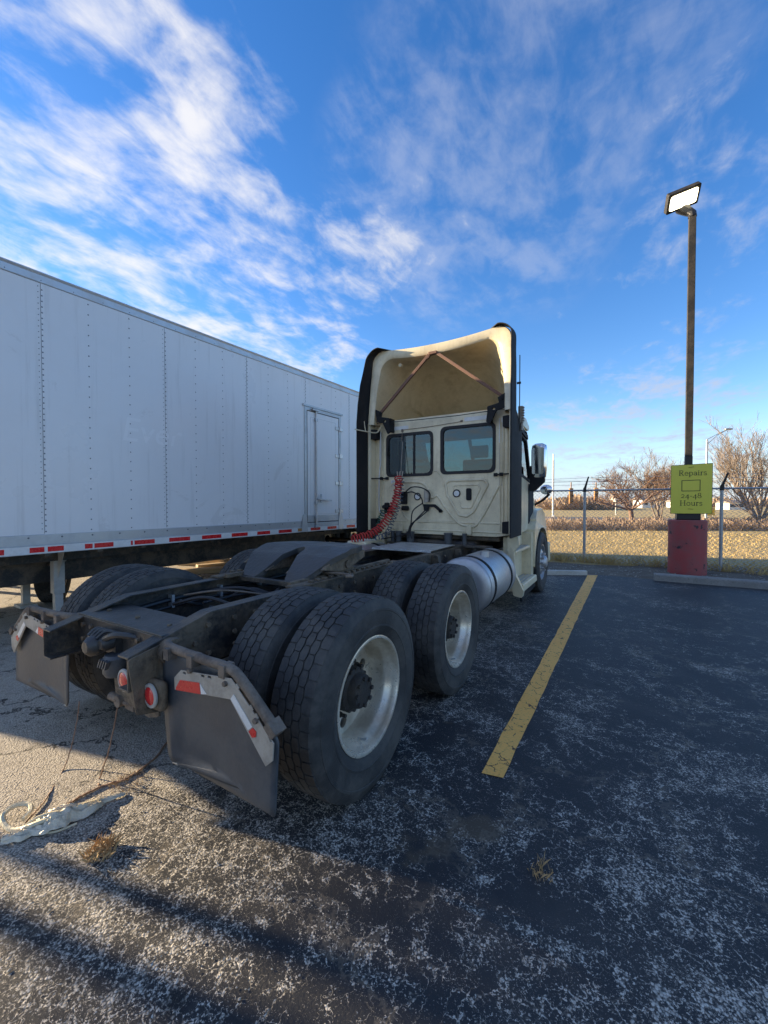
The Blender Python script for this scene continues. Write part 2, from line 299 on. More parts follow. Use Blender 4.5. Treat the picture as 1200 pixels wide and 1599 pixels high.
# ------------------------------------------------------------------ mesh helpers
class MB:
    def __init__(s): s.v = []; s.f = []
    def add(s, vs, fs):
        o = len(s.v); s.v += [tuple(v) for v in vs]; s.f += [tuple(i+o for i in f) for f in fs]; return s
    def box(s, x0, x1, y0, y1, z0, z1):
        return s.add([(x, y, z) for x in (x0, x1) for y in (y0, y1) for z in (z0, z1)], [(0, 1, 3, 2), (4, 6, 7, 5), (0, 4, 5, 1), (2, 3, 7, 6), (0, 2, 6, 4), (1, 5, 7, 3)])
    def obox(s, c, sz, M=None):
        M = M or Matrix.Identity(3); c = Vector(c)
        vs = [c+M@Vector((x*sz[0]/2, y*sz[1]/2, z*sz[2]/2)) for x in (-1, 1) for y in (-1, 1) for z in (-1, 1)]
        return s.add(vs, [(0, 1, 3, 2), (4, 6, 7, 5), (0, 4, 5, 1), (2, 3, 7, 6), (0, 2, 6, 4), (1, 5, 7, 3)])
    def bar(s, a, b, wx, wy):
        a, b = Vector(a), Vector(b); d = (b-a); q = d.to_track_quat('Z', 'X').to_matrix()
        return s.obox((a+b)/2, (wx, wy, d.length), q)
    def tube(s, pts, r, n=8, caps=True):
        pts = [Vector(p) for p in pts]; k = len(pts); rs = r if isinstance(r, (list, tuple)) else [r]*k
        o = len(s.v); prev = None
        for i, p in enumerate(pts):
            d = (pts[min(i+1, k-1)]-pts[max(i-1, 0)])
            if d.length < 1e-9: d = Vector((0, 0, 1))
            d.normalize()
            if prev is None:
                u = d.cross(Vector((0, 0, 1)) if abs(d.z) < .9 else Vector((1, 0, 0))).normalized()
            else:
                u = prev-d*prev.dot(d)
                u = u.normalized() if u.length > 1e-6 else d.orthogonal().normalized()
            prev = u; vv = d.cross(u)
            for j in range(n):
                a = 2*pi*j/n; s.v.append(tuple(p+(u*cos(a)+vv*sin(a))*rs[i]))
        for i in range(k-1):
            for j in range(n):
                j2 = (j+1) % n; s.f.append((o+i*n+j, o+i*n+j2, o+(i+1)*n+j2, o+(i+1)*n+j))
        if caps: s.f.append(tuple(o+j for j in range(n))); s.f.append(tuple(o+(k-1)*n+j for j in reversed(range(n))))
        return s
    def lathe(s, prof, axis='X', c=(0, 0, 0), n=48, closed=False, a0=0, a1=2*pi):
        """prof: (radius, along axis)"""
        o = len(s.v); k = len(prof); full = abs(a1-a0-2*pi) < 1e-6; nn = n if full else n+1
        for j in range(nn):
            a = a0+(a1-a0)*j/n
            for (r, h) in prof:
                p, q2 = r*cos(a), r*sin(a)
                s.v.append({'X': (c[0]+h, c[1]+p, c[2]+q2), 'Y': (c[0]+p, c[1]+h, c[2]+q2), 'Z': (c[0]+p, c[1]+q2, c[2]+h)}[axis])
        for j in range(n):
            j2 = (j+1) % nn
            for i in range(k if closed else k-1):
                i2 = (i+1) % k; s.f.append((o+j*k+i, o+j2*k+i, o+j2*k+i2, o+j*k+i2))
        return s
    def cyl(s, c, r, h0, h1, axis='Z', n=24):
        return s.lathe([(1e-4, h0), (r, h0), (r, h1), (1e-4, h1)], axis, c, n)
    def prism(s, loops, plane, d0, d1):
        """polygon with holes, extruded. plane XZ -> along y, YZ -> along x, XY -> along z"""
        def P3(p, d): return {'XZ': (p[0], d, p[1]), 'YZ': (d, p[0], p[1]), 'XY': (p[0], p[1], d)}[plane]
        flat = [p for l in loops for p in l]; m = len(flat); o = len(s.v)
        tri = tessellate_polygon([[Vector((p[0], p[1], 0)) for p in l] for l in loops])
        s.v += [P3(p, d0) for p in flat]+[P3(p, d1) for p in flat]
        for t in tri: s.f.append(tuple(o+i for i in t)); s.f.append(tuple(o+m+i for i in reversed(t)))
        st = 0
        for l in loops:
            n = len(l)
            for i in range(n):
                a, b = st+i, st+(i+1) % n; s.f.append((o+a, o+b, o+m+b, o+m+a))
            st += n
        return s
    def loft(s, secs, closed=False, caps=False):
        o = len(s.v); n = len(secs[0])
        for q in secs: s.v += [tuple(p) for p in q]
        for i in range(len(secs)-1):
            for j in range(n if closed else n-1):
                j2 = (j+1) % n; s.f.append((o+i*n+j, o+i*n+j2, o+(i+1)*n+j2, o+(i+1)*n+j))
        if caps: s.f.append(tuple(o+j for j in range(n))); s.f.append(tuple(o+(len(secs)-1)*n+j for j in reversed(range(n))))
        return s
    def map(s, fn): s.v = [tuple(fn(*v)) for v in s.v]; return s
    def mesh(s, name, m, smooth=True, angle=38):
        me = bpy.data.meshes.new(name); me.from_pydata(s.v, [], s.f); me.validate()
        bm = bmesh.new(); bm.from_mesh(me); bmesh.ops.recalc_face_normals(bm, faces=bm.faces); bm.to_mesh(me); bm.free()
        me.materials.append(MATS[m])
        if smooth:
            me.polygons.foreach_set('use_smooth', [True]*len(me.polygons)); me.set_sharp_from_angle(angle=radians(angle))
        return me
    def build(s, name, m, parent=None, smooth=True, angle=38, bevel=0, loc=None, seg=2):
        o = bpy.data.objects.new(name, s.mesh(name, m, smooth, angle)); C.objects.link(o)
        if parent: o.parent = parent
        if loc: o.location = loc
        if bevel:
            b = o.modifiers.new('bevel', 'BEVEL'); b.width = bevel; b.segments = seg; b.limit_method = 'ANGLE'; b.angle_limit = radians(40); b.harden_normals = False
        return o
def rpoly(pts, r, n=5):
    out = []; k = len(pts); rs = r if isinstance(r, (list, tuple)) else [r]*k
    for i in range(k):
        p = Vector(pts[i]).to_2d(); a = Vector(pts[i-1]).to_2d()-p; b = Vector(pts[(i+1) % k]).to_2d()-p
        la, lb = a.length, b.length; a.normalize(); b.normalize()
        if rs[i] < 1e-5: out.append(tuple(p)); continue
        ang = a.angle(b); d = min(rs[i]/math.tan(ang/2), la*.48, lb*.48)
        p0, p1 = p+a*d, p+b*d
        for j in range(n+1):
            t = j/n; out.append(tuple(p0*(1-t)**2+p*2*t*(1-t)+p1*t*t))
    return out
def rrect(x0, x1, z0, z1, r, n=5): return rpoly([(x0, z0), (x1, z0), (x1, z1), (x0, z1)], r, n)
def circ(cx, cy, r, n=16): return [(cx+r*cos(2*pi*i/n), cy+r*sin(2*pi*i/n)) for i in range(n)]
def empty(name, loc=(0, 0, 0), rz=0):
    o = bpy.data.objects.new(name, None); C.objects.link(o); o.location = loc; o.rotation_euler = (0, 0, rz); o.empty_display_size = .2; return o
def tag(o, label, cat, group=None, kind=None):
    o['label'] = label; o['category'] = cat
    if group: o['group'] = group
    if kind: o['kind'] = kind
    return o
def copy_tree(o, parent=None, loc=None, rot=None):
    c = o.copy(); C.objects.link(c); c.parent = parent
    if loc is not None: c.location = loc
    if rot is not None: c.rotation_euler = rot
    for ch in list(o.children): copy_tree(ch, c)
    return c
def smoothpath(pts, n=8):
    pts = [Vector(p) for p in pts]; out = []
    for i in range(len(pts)-1):
        p0, p1, p2, p3 = pts[max(i-1, 0)], pts[i], pts[i+1], pts[min(i+2, len(pts)-1)]
        for j in range(n):
            t = j/n
            out.append(.5*((2*p1)+(p2-p0)*t+(2*p0-5*p1+4*p2-p3)*t*t+(3*p1-p0-3*p2+p3)*t**3))
    return out+[pts[-1]]

# ------------------------------------------------------------------ ground
def sheet(name, loop, z, m, sub=None):
    b = MB(); b.v = [(x, y, z) for x, y in loop]
    tri = tessellate_polygon([[Vector((x, y, 0)) for x, y in loop]]); b.f = [tuple(t) for t in tri]
    o = b.build(name, m, smooth=False)
    for p in o.data.polygons:
        if p.normal.z < 0: p.flip()
    o['kind'] = 'structure'; return o
R0 = random.Random(3)
sheet('ground', [(-900, -900), (900, -900), (900, 900), (-900, 900)], 0, 'grass_ground')
edge = [(-60+i*.5, 8.75+.16*R0.uniform(-1, 1)+.25*sin(i*.35)) for i in range(126)]+[(2.8+i*.6, 9.9+.2*R0.uniform(-1, 1)) for i in range(60)]
sheet('verge_soil', [(-60, 7), (40, 7)]+[(x, y+.9) for x, y in reversed(edge)], .004, 'soil')
aedge = [(40, 7.72)]+[(2.6-i*.3, 7.82+.05*R0.uniform(-1, 1)+.05*sin(i*.8)) for i in range(14)]+[(-3-i*1.5, 8.0+.1*R0.uniform(-1, 1)) for i in range(30)]
sheet('asphalt_lot', [(-60, -40), (40, -40)]+aedge+[(-60, 8)], .010, 'asphalt')
ln = MB(); yy = [.40+i*.15 for i in range(50)]
le = [(1.668+.004*R0.uniform(-1, 1), y) for y in yy]; re = [(1.785+.004*R0.uniform(-1, 1)+.0045*i*.3, y+.02) for i, y in enumerate(yy)]
sheet('parking_line', le+[(1.67, 7.75), (1.82, 7.80)]+list(reversed(re)), .0145, 'line_yellow')
# concrete kerb in two lengths
kb = MB()
for (x0, x1, dy) in ((2.83, 4.62, 0), (4.65, 7.6, .06), (7.63, 12, .1)):
    kb.loft([[(x, 7.72+dy+yo, z) for yo, z in ((0, 0), (.015, .115), (.04, .135), (.17, .14), (.2, .12), (.2, 0))] for x in (x0, x0+.04, x1-.04, x1)], closed=True, caps=True)
k = kb.build('kerb', 'concrete', angle=30); k['kind'] = 'structure'

# ------------------------------------------------------------------ tractor
TR = empty('semi_tractor', (0, 0, 0))
tag(TR, 'cream day cab semi tractor with open roof fairing and bare rear frame', 'truck')
def tyre_mesh(drive=True):
    b = MB(); R, hw = .512, .112
    rb = R-.010 if drive else R-.006
    prof = [(.288, -.098), (.300, -.112), (.318, -.121), (.335, -.130), (.352, -.136), (.354, -.139), (.362, -.139), (.364, -.1375), (.405, -.1425), (.438, -.140), (.440, -.1425), (.452, -.141), (.454, -.138), (.474, -.131), (.488, -.1235), (.4965, -.118), (rb, -.105)]
    prof = prof+[(rb+.0015, -.05), (rb+.002, 0)]+[(r, -x) for r, x in reversed(prof+[(rb+.0015, -.05)])]
    b.lathe(prof, 'X', n=72)
    nb = 46
    cols = [(-.089, .044, 0), (-.0445, .039, .5), (0, .039, 0), (.0445, .039, .5), (.089, .044, 0)] if drive else [(-.09, .04, 0), (-.045, .038, 0), (0, .038, 0), (.045, .038, 0), (.09, .04, 0)]
    for ci, (cx, wd, ph) in enumerate(cols):
        for k in range(nb):
            rj = random.Random(ci*100+k)
            a = 2*pi*(k+ph)/nb; L = 2*pi/nb*(.965 if drive else 1.0)
            wx = wd/2*.985
            # hexagonal block outline: wide in the middle, narrow at both ends
            shp = [(-wx*.80, -L/2), (wx*.80, -L/2), (wx*1.10, -L*.18), (wx*1.10, L*.18), (wx*.80, L/2), (-wx*.80, L/2), (-wx*1.10, L*.18), (-wx*1.10, -L*.18)]
            if ci in (0, 4):   # closed shoulder: straight outer side, scalloped inner side
                sg = -1 if ci == 0 else 1
                shp = [(-wx*.82*sg, -L*.48), (wx*1.25*sg, -L*.49), (wx*1.25*sg, L*.49), (-wx*.82*sg, L*.48), (-wx*1.12*sg, L*.2), (-wx*1.12*sg, -L*.2)]
            lo = []; hi = []
            top = R-(.0022 if ci in (0, 4) else 0)-.0012*rj.random()
            for (dx, da) in shp:
                x = cx+dx; r2 = top-(max(0, abs(x)-.085)*.16)
                lo.append((x, (rb-.004)*cos(a+da), (rb-.004)*sin(a+da)))
                hi.append((cx+dx*.93, r2*cos(a+da*.95), r2*sin(a+da*.95)))
            n = len(shp); b.add(lo+hi, [(i, (i+1) % n, n+(i+1) % n, n+i) for i in range(n)]+[tuple(range(n, 2*n))])
    b.map(lambda x, y, z: (x*(1+.06*max(0, (-z-.42))/.09), y, max(z, -.4985)))
    return b.mesh('tyre', 'rubber', angle=28)
TY = tyre_mesh()
def ring_disc(m, x0, x1, r0, r1, holes, nh, rh, rhole):
    m.prism([circ(0, 0, r1, 48), circ(0, 0, r0, 24)]+[circ(rh*cos(2*pi*(i+.5)/nh), rh*sin(2*pi*(i+.5)/nh), rhole, 14) for i in range(nh)], 'YZ', x0, x1)
def make_outer_wheel():
    b = MB()   # wheel: steel rim with deep dish, outer lip at x=+.115
    b.lathe([(.298, .108), (.3035, .113), (.3035, .1185), (.2985, .1205), (.289, .119), (.2865, .112), (.283, .09), (.2785, .066), (.268, .048), (.262, .02), (.2585, -.08), (.252, -.13), (.243, -.152), (.250, -.156), (.268, -.14), (.275, -.02), (.283, .05)], 'X', n=80)
    ring_disc(b, -.087, -.070, .110, .2595, 10, 10, .200, .030)
    w = b.build('wheel', 'wheel_paint', angle=40)
    t = bpy.data.objects.new('tyre', TY); C.objects.link(t); t.parent = w
    h = MB(); h.lathe([(.118, -.165), (.118, -.10), (.112, -.075), (.092, -.065), (.088, -.03), (.080, -.02), (.03, -.018), (.0001, -.018)], 'X', n=30)
    for i in range(8):
        a = 2*pi*i/8; h.cyl((0, .070*cos(a), .070*sin(a)), .012, -.02, -.006, 'X', 6)
    for i in range(14):
        a = 2*pi*(i+.3)/14; h.cyl((0, .108*cos(a), .108*sin(a)), .011, -.09, -.070, 'X', 8)
    h.map(lambda x, y, z: (x+.085, y, z)); h.build('hub', 'hub', w)
    nu = MB()
    for i in range(10):
        a = 2*pi*i/10; c = (0, .1425*cos(a), .1425*sin(a))
        nu.cyl(c, .0145, -.156, -.136, 'X', 6); nu.cyl(c, .0105, -.132, -.105, 'X', 8)
    nu.map(lambda x, y, z: (x+.085, y, z)); nu.build('lug_nut', 'hub', w, angle=30)['kind'] = 'stuff'
    vv = MB(); vv.tube([(.045, .0, -.262), (.07, .0, -.255), (.085, 0, -.25)], .006, 6); vv.build('valve_stem', 'galv', w)
    return w
def make_inner_wheel():
    b = MB(); b.lathe([(.3035, .113), (.2985, .1205), (.289, .119), (.283, .09), (.262, .02), (.2585, -.1), (.283, -.11), (.3035, -.113)], 'X', n=40)
    ring_disc(b, .155, .165, .10, .25, 10, 10, .196, .030)
    w = b.build('wheel', 'wheel_paint'); t = bpy.data.objects.new('tyre', TY); C.objects.link(t); t.parent = w
    return w
AX = 1.32; ZW = .5085
wo = make_outer_wheel(); wi = make_inner_wheel()
first = [True, True]
for y, tw in ((0, .12), (AX, 1.9)):
    for sx in (1, -1):
        for base, xx, k in ((wo, 1.085, 0), (wi, .742, 1)):
            rot = (0, 0, 0) if sx > 0 else (0, 0, pi)
            if first[k]: base.parent = TR; base.location = (sx*xx, y, ZW); base.rotation_euler = rot; first[k] = False
            else: copy_tree(base, TR, (sx*xx, y, ZW), rot)
# frame rails: C channels, top flange falling towards the tail
def rail(sx):
    b = MB(); xo, xi, th = .43, .345, .010
    def zt(y): return .935 if y > -.40 else .935-(.935-.822)*(-.40-y)/.43
    ys = [-.83, -.62, -.40, .5, 2, 4, 6.4]; zb = .662
    secs = []
    for y in ys:
        t = zt(y); secs.append([(sx*xo, y, zb), (sx*xo, y, t), (sx*xi, y, t), (sx*xi, y, t-th), (sx*(xo-th), y, t-th), (sx*(xo-th), y, zb+th), (sx*xi, y, zb+th), (sx*xi, y, zb)])
    b.loft(secs, closed=True, caps=True); return b.build('frame_rail', 'chassis', TR, smooth=False, bevel=.003)
rail(1); rail(-1)
# rail bolts
for sx in (1, -1):
    b = MB(); rr = random.Random(5)
    for y in [-.72, -.66, -.5, -.42, -.25, -.1, .1, .25, .45, .6, .75, .95, 1.1, 1.25, 1.45, 1.6, 1.85, 2.1, 2.3, 2.6, 2.9]:
        for z in (.72, .79, .87):
            if rr.random() < .75 and not (z > .8 and y < -.5): b.cyl((sx*.431, y, z), .014, 0 if sx > 0 else -.014, .014 if sx > 0 else 0, 'X', 6)
    b.build('frame_bolt', 'chassis_dirty', TR, angle=20)['kind'] = 'stuff'
# closing crossmember with folded top plate
b = MB(); b.box(-.419, .419, -.665, -.655, .70, .868); b.box(-.419, .419, -.665, -.40, .868, .876); b.box(-.419, .419, -.41, -.40, .72, .868)
b.build('crossmember', 'grease_steel', TR, smooth=False, bevel=.004)
for y in (.62, 2.05, 3.1):
    b = MB(); b.box(-.419, .419, y-.07, y+.07, .80, .81); b.box(-.419, .419, y-.005, y+.005, .68, .80); b.build('crossmember', 'chassis', TR, smooth=False, bevel=.004)
# rail-end bracket plates below the right rail, lamps on them
b = MB(); b.prism([rpoly([(-.835, .815), (-.58, .86), (-.52, .68), (-.50, .56), (-.60, .50), (-.80, .55)], .02)], 'YZ', .4325, .441); b.build('tail_bracket', 'chassis_dirty', TR, bevel=.003)
b = MB(); b.prism([rpoly([(.04, .665), (.445, .665), (.445, .50), (.36, .475), (.06, .52)], .02)], 'XZ', -.70, -.69); b.build('lamp_bracket', 'chassis_dirty', TR, bevel=.003)
def tail_lamp(c, tilt=0):
    q = MB(); q.lathe([(.0001, .0), (.054, .0), (.057, -.003), (.055, -.010), (.043, -.013), (.041, -.009), (.0001, -.008)], 'Y', n=28)
    o = q.build('tail_lamp', 'lens_rim', TR, loc=c); o.rotation_euler = (0, 0, tilt)
    q = MB(); q.lathe([(.0001, -.019), (.02, -.018), (.034, -.015), (.0405, -.011), (.0405, -.005)], 'Y', n=28); q.build('lens', 'lens_red', o)
    return o
p = at(237, 1086, 1, -.75); tail_lamp(p, -.05); b = MB(); b.box(p.x-.062, p.x+.062, -.748, -.70, p.z-.075, p.z+.065); b.build('lamp_housing', 'chassis_dirty', TR, bevel=.03, seg=3)
p = at(196, 1062, 1, -.735); tail_lamp(p, -.02)
# small clamp, hoses and couplings at the tail
b = MB(); c = at(165, 1003, 1, -.70)
b.lathe([(.0001, 0), (.03, 0), (.05, .02), (.055, .05), (.045, .10), (.045, .14)], 'Y', (c.x, -.80, c.z), 18); b.cyl((c.x-.06, -.75, c.z+.012), .030, 0, .09, 'Y', 12); b.lathe([(.0001, 0), (.024, .0), (.036, .02), (.036, .10)], 'Y', (c.x+.065, -.76, c.z+.015), 14); b.box(c.x-.09, c.x+.10, -.70, -.66, c.z-.05, c.z+.06)
for i in range(4): b.tube(smoothpath([(c.x-.05+.03*i, -.76, c.z+.045), (c.x-.04+.035*i, -.72, c.z+.075), (c.x+.05*i, -.66, c.z+.04)], 4), .008, 6)
b.tube(smoothpath([(c.x+.05, -.74, c.z+.03), (c.x+.16, -.72, c.z+.07), (c.x+.24, -.6, c.z+.03), (c.x+.2, -.4, c.z-.03)]), .016, 7)
b.build('tow_valve', 'grease_steel', TR)
b = MB(); c = at(182, 1037, 1, -.70); b.lathe([(.0001, -.055), (.05, -.055), (.062, -.035), (.062, .04), (.05, .055), (.0001, .055)], 'Z', (c.x, -.70, c.z), 20)
for i in range(4): b.obox((c.x-.03+i*.022, -.762, c.z+.02), (.008, .02, .05), Matrix.Rotation(.5, 3, 'Y'))
b.build('air_drier_cup', 'flap_rubber', TR)
b = MB(); c = at(190, 1088, 1, -.68); b.cyl((c.x-.03, -.70, c.z), .022, -.03, .05, 'X', 12); b.cyl((c.x+.03, -.70, c.z-.004), .03, -.02, .04, 'Y', 12); b.tube(smoothpath([(c.x, -.70, c.z), (c.x+.08, -.69, c.z-.01), (c.x+.16, -.66, c.z+.01), (c.x+.2, -.55, c.z+.04)]), .014, 8); b.box(c.x+.05, c.x+.13, -.69, -.63, c.z-.045, c.z+.0)
b.build('hose_coupling', 'rust_pipe', TR)
# mudflaps -------------------------------------------------
def mudflap(sx):
    root_y = -.68
    poly = rpoly([(.455, .825), (.985, .825), (1.215, .615), (1.205, .325), (.505, .315)], [.01, .03, .02, .04, .03], 4)
    b = MB(); nx, nz = 22, 16
    # a sheet meshed over its outline, sagging and curling at the foot
    def inside(x, z):
        c = False; n = len(poly)
        for i in range(n):
            x1, z1 = poly[i]; x2, z2 = poly[(i+1) % n]
            if (z1 > z) != (z2 > z) and x < (x2-x1)*(z-z1)/(z2-z1)+x1: c = not c
        return c
    rows = []
    for j in range(nz+1):
        t = j/nz; z = .824+(.316-.824)*t
        xs = []
        for i in range(len(poly)):
            x1, z1 = poly[i]; x2, z2 = poly[(i+1) % len(poly)]
            if (z1-z)*(z2-z) <= 0 and abs(z1-z2) > 1e-9: xs.append(x1+(x2-x1)*(z-z1)/(z2-z1))
        a, e = (min(xs), max(xs)) if xs else (.5, 1.2)
        rows.append([(a+(e-a)*i/nx, z) for i in range(nx+1)])
    def yof(x, z):
        d = max(0, .80-z)
        return root_y+.02*sin((x-.5)*7.2)*min(1, d*2.2)-.025*d*(x-.6)+.03*d*d*6*(x-.85)**2-.012*(1 if x < .56 else 0)*min(1, d*4)
    def zof(x, z):
        k = max(0, (.62-z)/.32); return z+k*(.022*sin((x-.45)*5.2)-.018)+k*k*(-.02*sin((x-.5)*9))
    secs = [[(sx*x, yof(x, z), zof(x, z)) for x, z in r] for r in rows]
    b.loft(secs); o = b.build('mudflap', 'flap_rubber', TR, angle=60)
    m = o.modifiers.new('solid', 'SOLIDIFY'); m.thickness = .009; m.offset = 0
    # light worn lower hem
    h = MB(); h.tube([(sx*x, yof(x, z), zof(x, z)) for x, z in rows[-1]], .0058, 6); h.build('hem', 'bracket_plate', o)
    # folded steel stiffener plate along the top and the cut corner
    pl = [at(px, py, 1, -.70) for px, py in [(279.4, 1055), (289.5, 1044), (357, 1055), (368, 1057), (434, 1157), (432.5, 1184), (421.5, 1192.5), (366.5, 1089), (280, 1074)]]
    pl = [(p.x*sx, p.z) for p in pl]
    slots = []
    for px, py, an in ((295, 1048.5, 0), (323.5, 1053, 0), (334, 1054.5, 0), (377.5, 1069, -.9), (399, 1102, -.9), (407.5, 1115, -.9), (428.5, 1150, -1.1)):
        p = at(px, py, 1, -.70); hl, hh = .011, .0048
        slots.append([(sx*(p.x+dx*cos(an)-dz*sin(an)), p.z+dx*sin(an)+dz*cos(an)) for dx, dz in ((-hl, -hh), (hl, -hh), (hl, hh), (-hl, hh))])
    q = MB(); q.prism([pl]+slots, 'XZ', -.722, -.717); q.build('stiffener_plate', 'bracket_plate', o, smooth=False, bevel=.001)
    def patch(name, pts, m, y0=-.7245):
        q = MB(); q.prism([[(sx*at(a, c, 1, -.70).x, at(a, c, 1, -.70).z) for a, c in pts]], 'XZ', y0, -.7225); q.build(name, m, o, smooth=False)
    Z = lambda a, c: (240+a/5.4545, 1000+c/5.4545)
    patch('reflector_red', [Z(232, 385), Z(268, 322), Z(430, 345), Z(442, 440), Z(232, 405)], 'tape_red')
    patch('reflector_white', [Z(436, 352), Z(490, 440), Z(446, 440)], 'tape_white')
    patch('reflector_white', [Z(697, 478), Z(722, 440), Z(882, 715), Z(845, 742)], 'tape_white')
    patch('reflector_red', [Z(850, 752), Z(884, 722), Z(915, 755), Z(912, 800), Z(880, 805)], 'tape_red')
    # pipe hanger
    q = MB(); path = smoothpath([(sx*.43, -.60, .835), (sx*.47, -.665, .845), (sx*.55, -.69, .846), (sx*.80, -.70, .842), (sx*.95, -.70, .838), (sx*1.03, -.70, .80), (sx*1.21, -.70, .655)], 5)
    q.tube(path, .021, 10)
    for t in (.55, .72, .93): q.obox((sx*t, -.70, .828), (.035, .055, .052))
    q.obox((sx*1.205, -.70, .662), (.055, .06, .035), Matrix.Rotation(sx*.75, 3, 'Y'))
    for x, z in ((.725, .79), (.955, .785), (1.13, .68)): q.cyl((sx*x, -.735, z), .011, 0, .02, 'Y', 6)
    q.build('hanger_pipe', 'rust_pipe', o)
    q = MB(); q.cyl((sx*.43, -.64, .80), .062, 0, sx*.05, 'X', 20); q.cyl((sx*.43, -.64, .80), .03, 0, sx*.08, 'X', 14); q.build('hanger_mount', 'chassis_dirty', o)
mudflap(1); mudflap(-1)
# drive axles, suspension
for y in (0, AX):
    b = MB(); b.tube([(-.9, y, ZW), (-.35, y, ZW), (-.2, y, ZW), (.2, y, ZW), (.35, y, ZW), (.9, y, ZW)], [.065, .07, .10, .10, .07, .065], 14)
    b.lathe([(.0001, -.22), (.12, -.2), (.19, -.08), (.2, .03), (.15, .14), (.08, .3), (.06, .36)], 'Y', (.03, y, ZW+.02), 20)
    b.build('drive_axle', 'chassis_dirty', TR)
    for sx in (-1, 1):
        b = MB(); b.lathe([(.0001, -.1), (.205, -.1), (.205, .06), (.10, .09), (.0001, .09)], 'X', (sx*.66, y, ZW), 26); b.build('brake_drum', 'hub', TR)
        b = MB(); b.lathe([(.0001, 0), (.11, 0), (.135, .03), (.118, .07), (.14, .11), (.12, .16), (.12, .19), (.0001, .19)], 'Z', (sx*.52, y-.32, .40), 20); b.build('air_spring', 'rubber', TR)
        b = MB(); b.lathe([(.0001, -.09), (.07, -.08), (.085, -.02), (.085, .02), (.07, .07), (.0001, .08)], 'Y', (sx*.28, y-.24, ZW+.09), 16); b.cyl((sx*.28, y-.16, ZW+.09), .02, 0, .14, 'Y', 8); b.build('brake_chamber', 'chassis', TR)
        b = MB(); b.bar((sx*.5, y-.35, .40), (sx*.5, y+.55, .46), .09, .06); b.build('trailing_arm', 'chassis', TR, bevel=.01)
b = MB(); b.tube([(.0, AX+.3, .55), (0, 3.9, .72)], .055, 12); b.tube([(0, .35, .52), (0, AX-.2, .53)], .05, 12); b.build('drive_shaft', 'chassis_dirty', TR)
b = MB()
for (x0, x1, y, z, hgt) in ((-.30, .28, -.15, .83, .05), (-.25, .3, .25, .80, .07), (-.36, .1, .15, .86, .03)):
    b.tube(smoothpath([(x0, y, z), (x0*.3, y+.1, z+hgt), (x1*.6, y+.22, z-.02), (x1, y+.3, z+.02)]), .012, 6)
b.build('air_hose', 'cable', TR)
b = MB(); b.tube(smoothpath([(-.33, -.05, .87), (-.1, .1, .90), (.05, .35, .84)]), .007, 6); b.build('brake_pipe', 'rust_pipe', TR); b = MB(); b.tube([(-.2, -.33, .78), (.28, -.33, .80)], .03, 10); b.build('torque_rod', 'rust_pipe', TR)
rr = random.Random(77)
for k in range(9):
    x0 = rr.uniform(-.36, .36); y0 = rr.uniform(-.35, .2); L_ = rr.uniform(.5, 1.1); z0 = rr.uniform(.72, .88); q = MB()
    q.tube(smoothpath([(x0, y0, z0), (x0+rr.uniform(-.15, .15), y0+L_*.35, z0+rr.uniform(-.1, .05)), (x0+rr.uniform(-.2, .2), y0+L_*.7, z0+rr.uniform(-.08, .06)), (x0+rr.uniform(-.2, .2), y0+L_, z0-.05)]), rr.choice((.007, .009, .013)), 6)
    q.build('air_line', rr.choice(('cable', 'cable', 'rust_pipe', 'flap_rubber')), TR)
for sx in (-1, 1):
    for y in (-.30, .34, .98, 1.62):
        q = MB(); q.prism([rpoly([(y-.11, .66), (y+.11, .66), (y+.07, .50), (y-.07, .50)], .02)], 'YZ', sx*.44, sx*.47); q.cyl((sx*.455, y, .54), .035, -.03, .05, 'X', 14); q.build('hanger_bracket', 'chassis_dirty', TR, bevel=.006)
    q = MB(); q.tube(smoothpath([(sx*.405, -.55, .80), (sx*.40, 0, .845), (sx*.40, .8, .84), (sx*.405, 1.6, .85), (sx*.40, 2.6, .84)]), .016, 7); q.tube(smoothpath([(sx*.39, -.5, .775), (sx*.385, .1, .80), (sx*.39, 1.0, .79), (sx*.39, 2.4, .80)]), .010, 6); q.build('wiring_loom', 'cable', TR)
    q = MB()
    for y in (-.45, -.1, .3, .7, 1.1, 1.5): q.obox((sx*.40, y, .83), (.05, .02, .09))
    q.build('loom_clips', 'galv', TR, smooth=False)['kind'] = 'stuff'
b = MB()
for x in (-.34, -.25, .22, .33):
    for z in (.74, .82): b.cyl((x, -.672, z), .013, -.008, .01, 'Y', 6)
for x in (-.3, 0, .3): b.cyl((x, -.55, .876), .012, 0, .010, 'Z', 6)
b.build('crossmember_bolts', 'chassis_dirty', TR, angle=20)['kind'] = 'stuff'
# air tank between the rails
b = MB(); b.lathe([(.0001, -.36), (.08, -.34), (.11, -.28), (.11, .28), (.08, .34), (.0001, .36)], 'X', (0, 1.9, .72), 20); b.build('air_tank', 'chassis', TR)

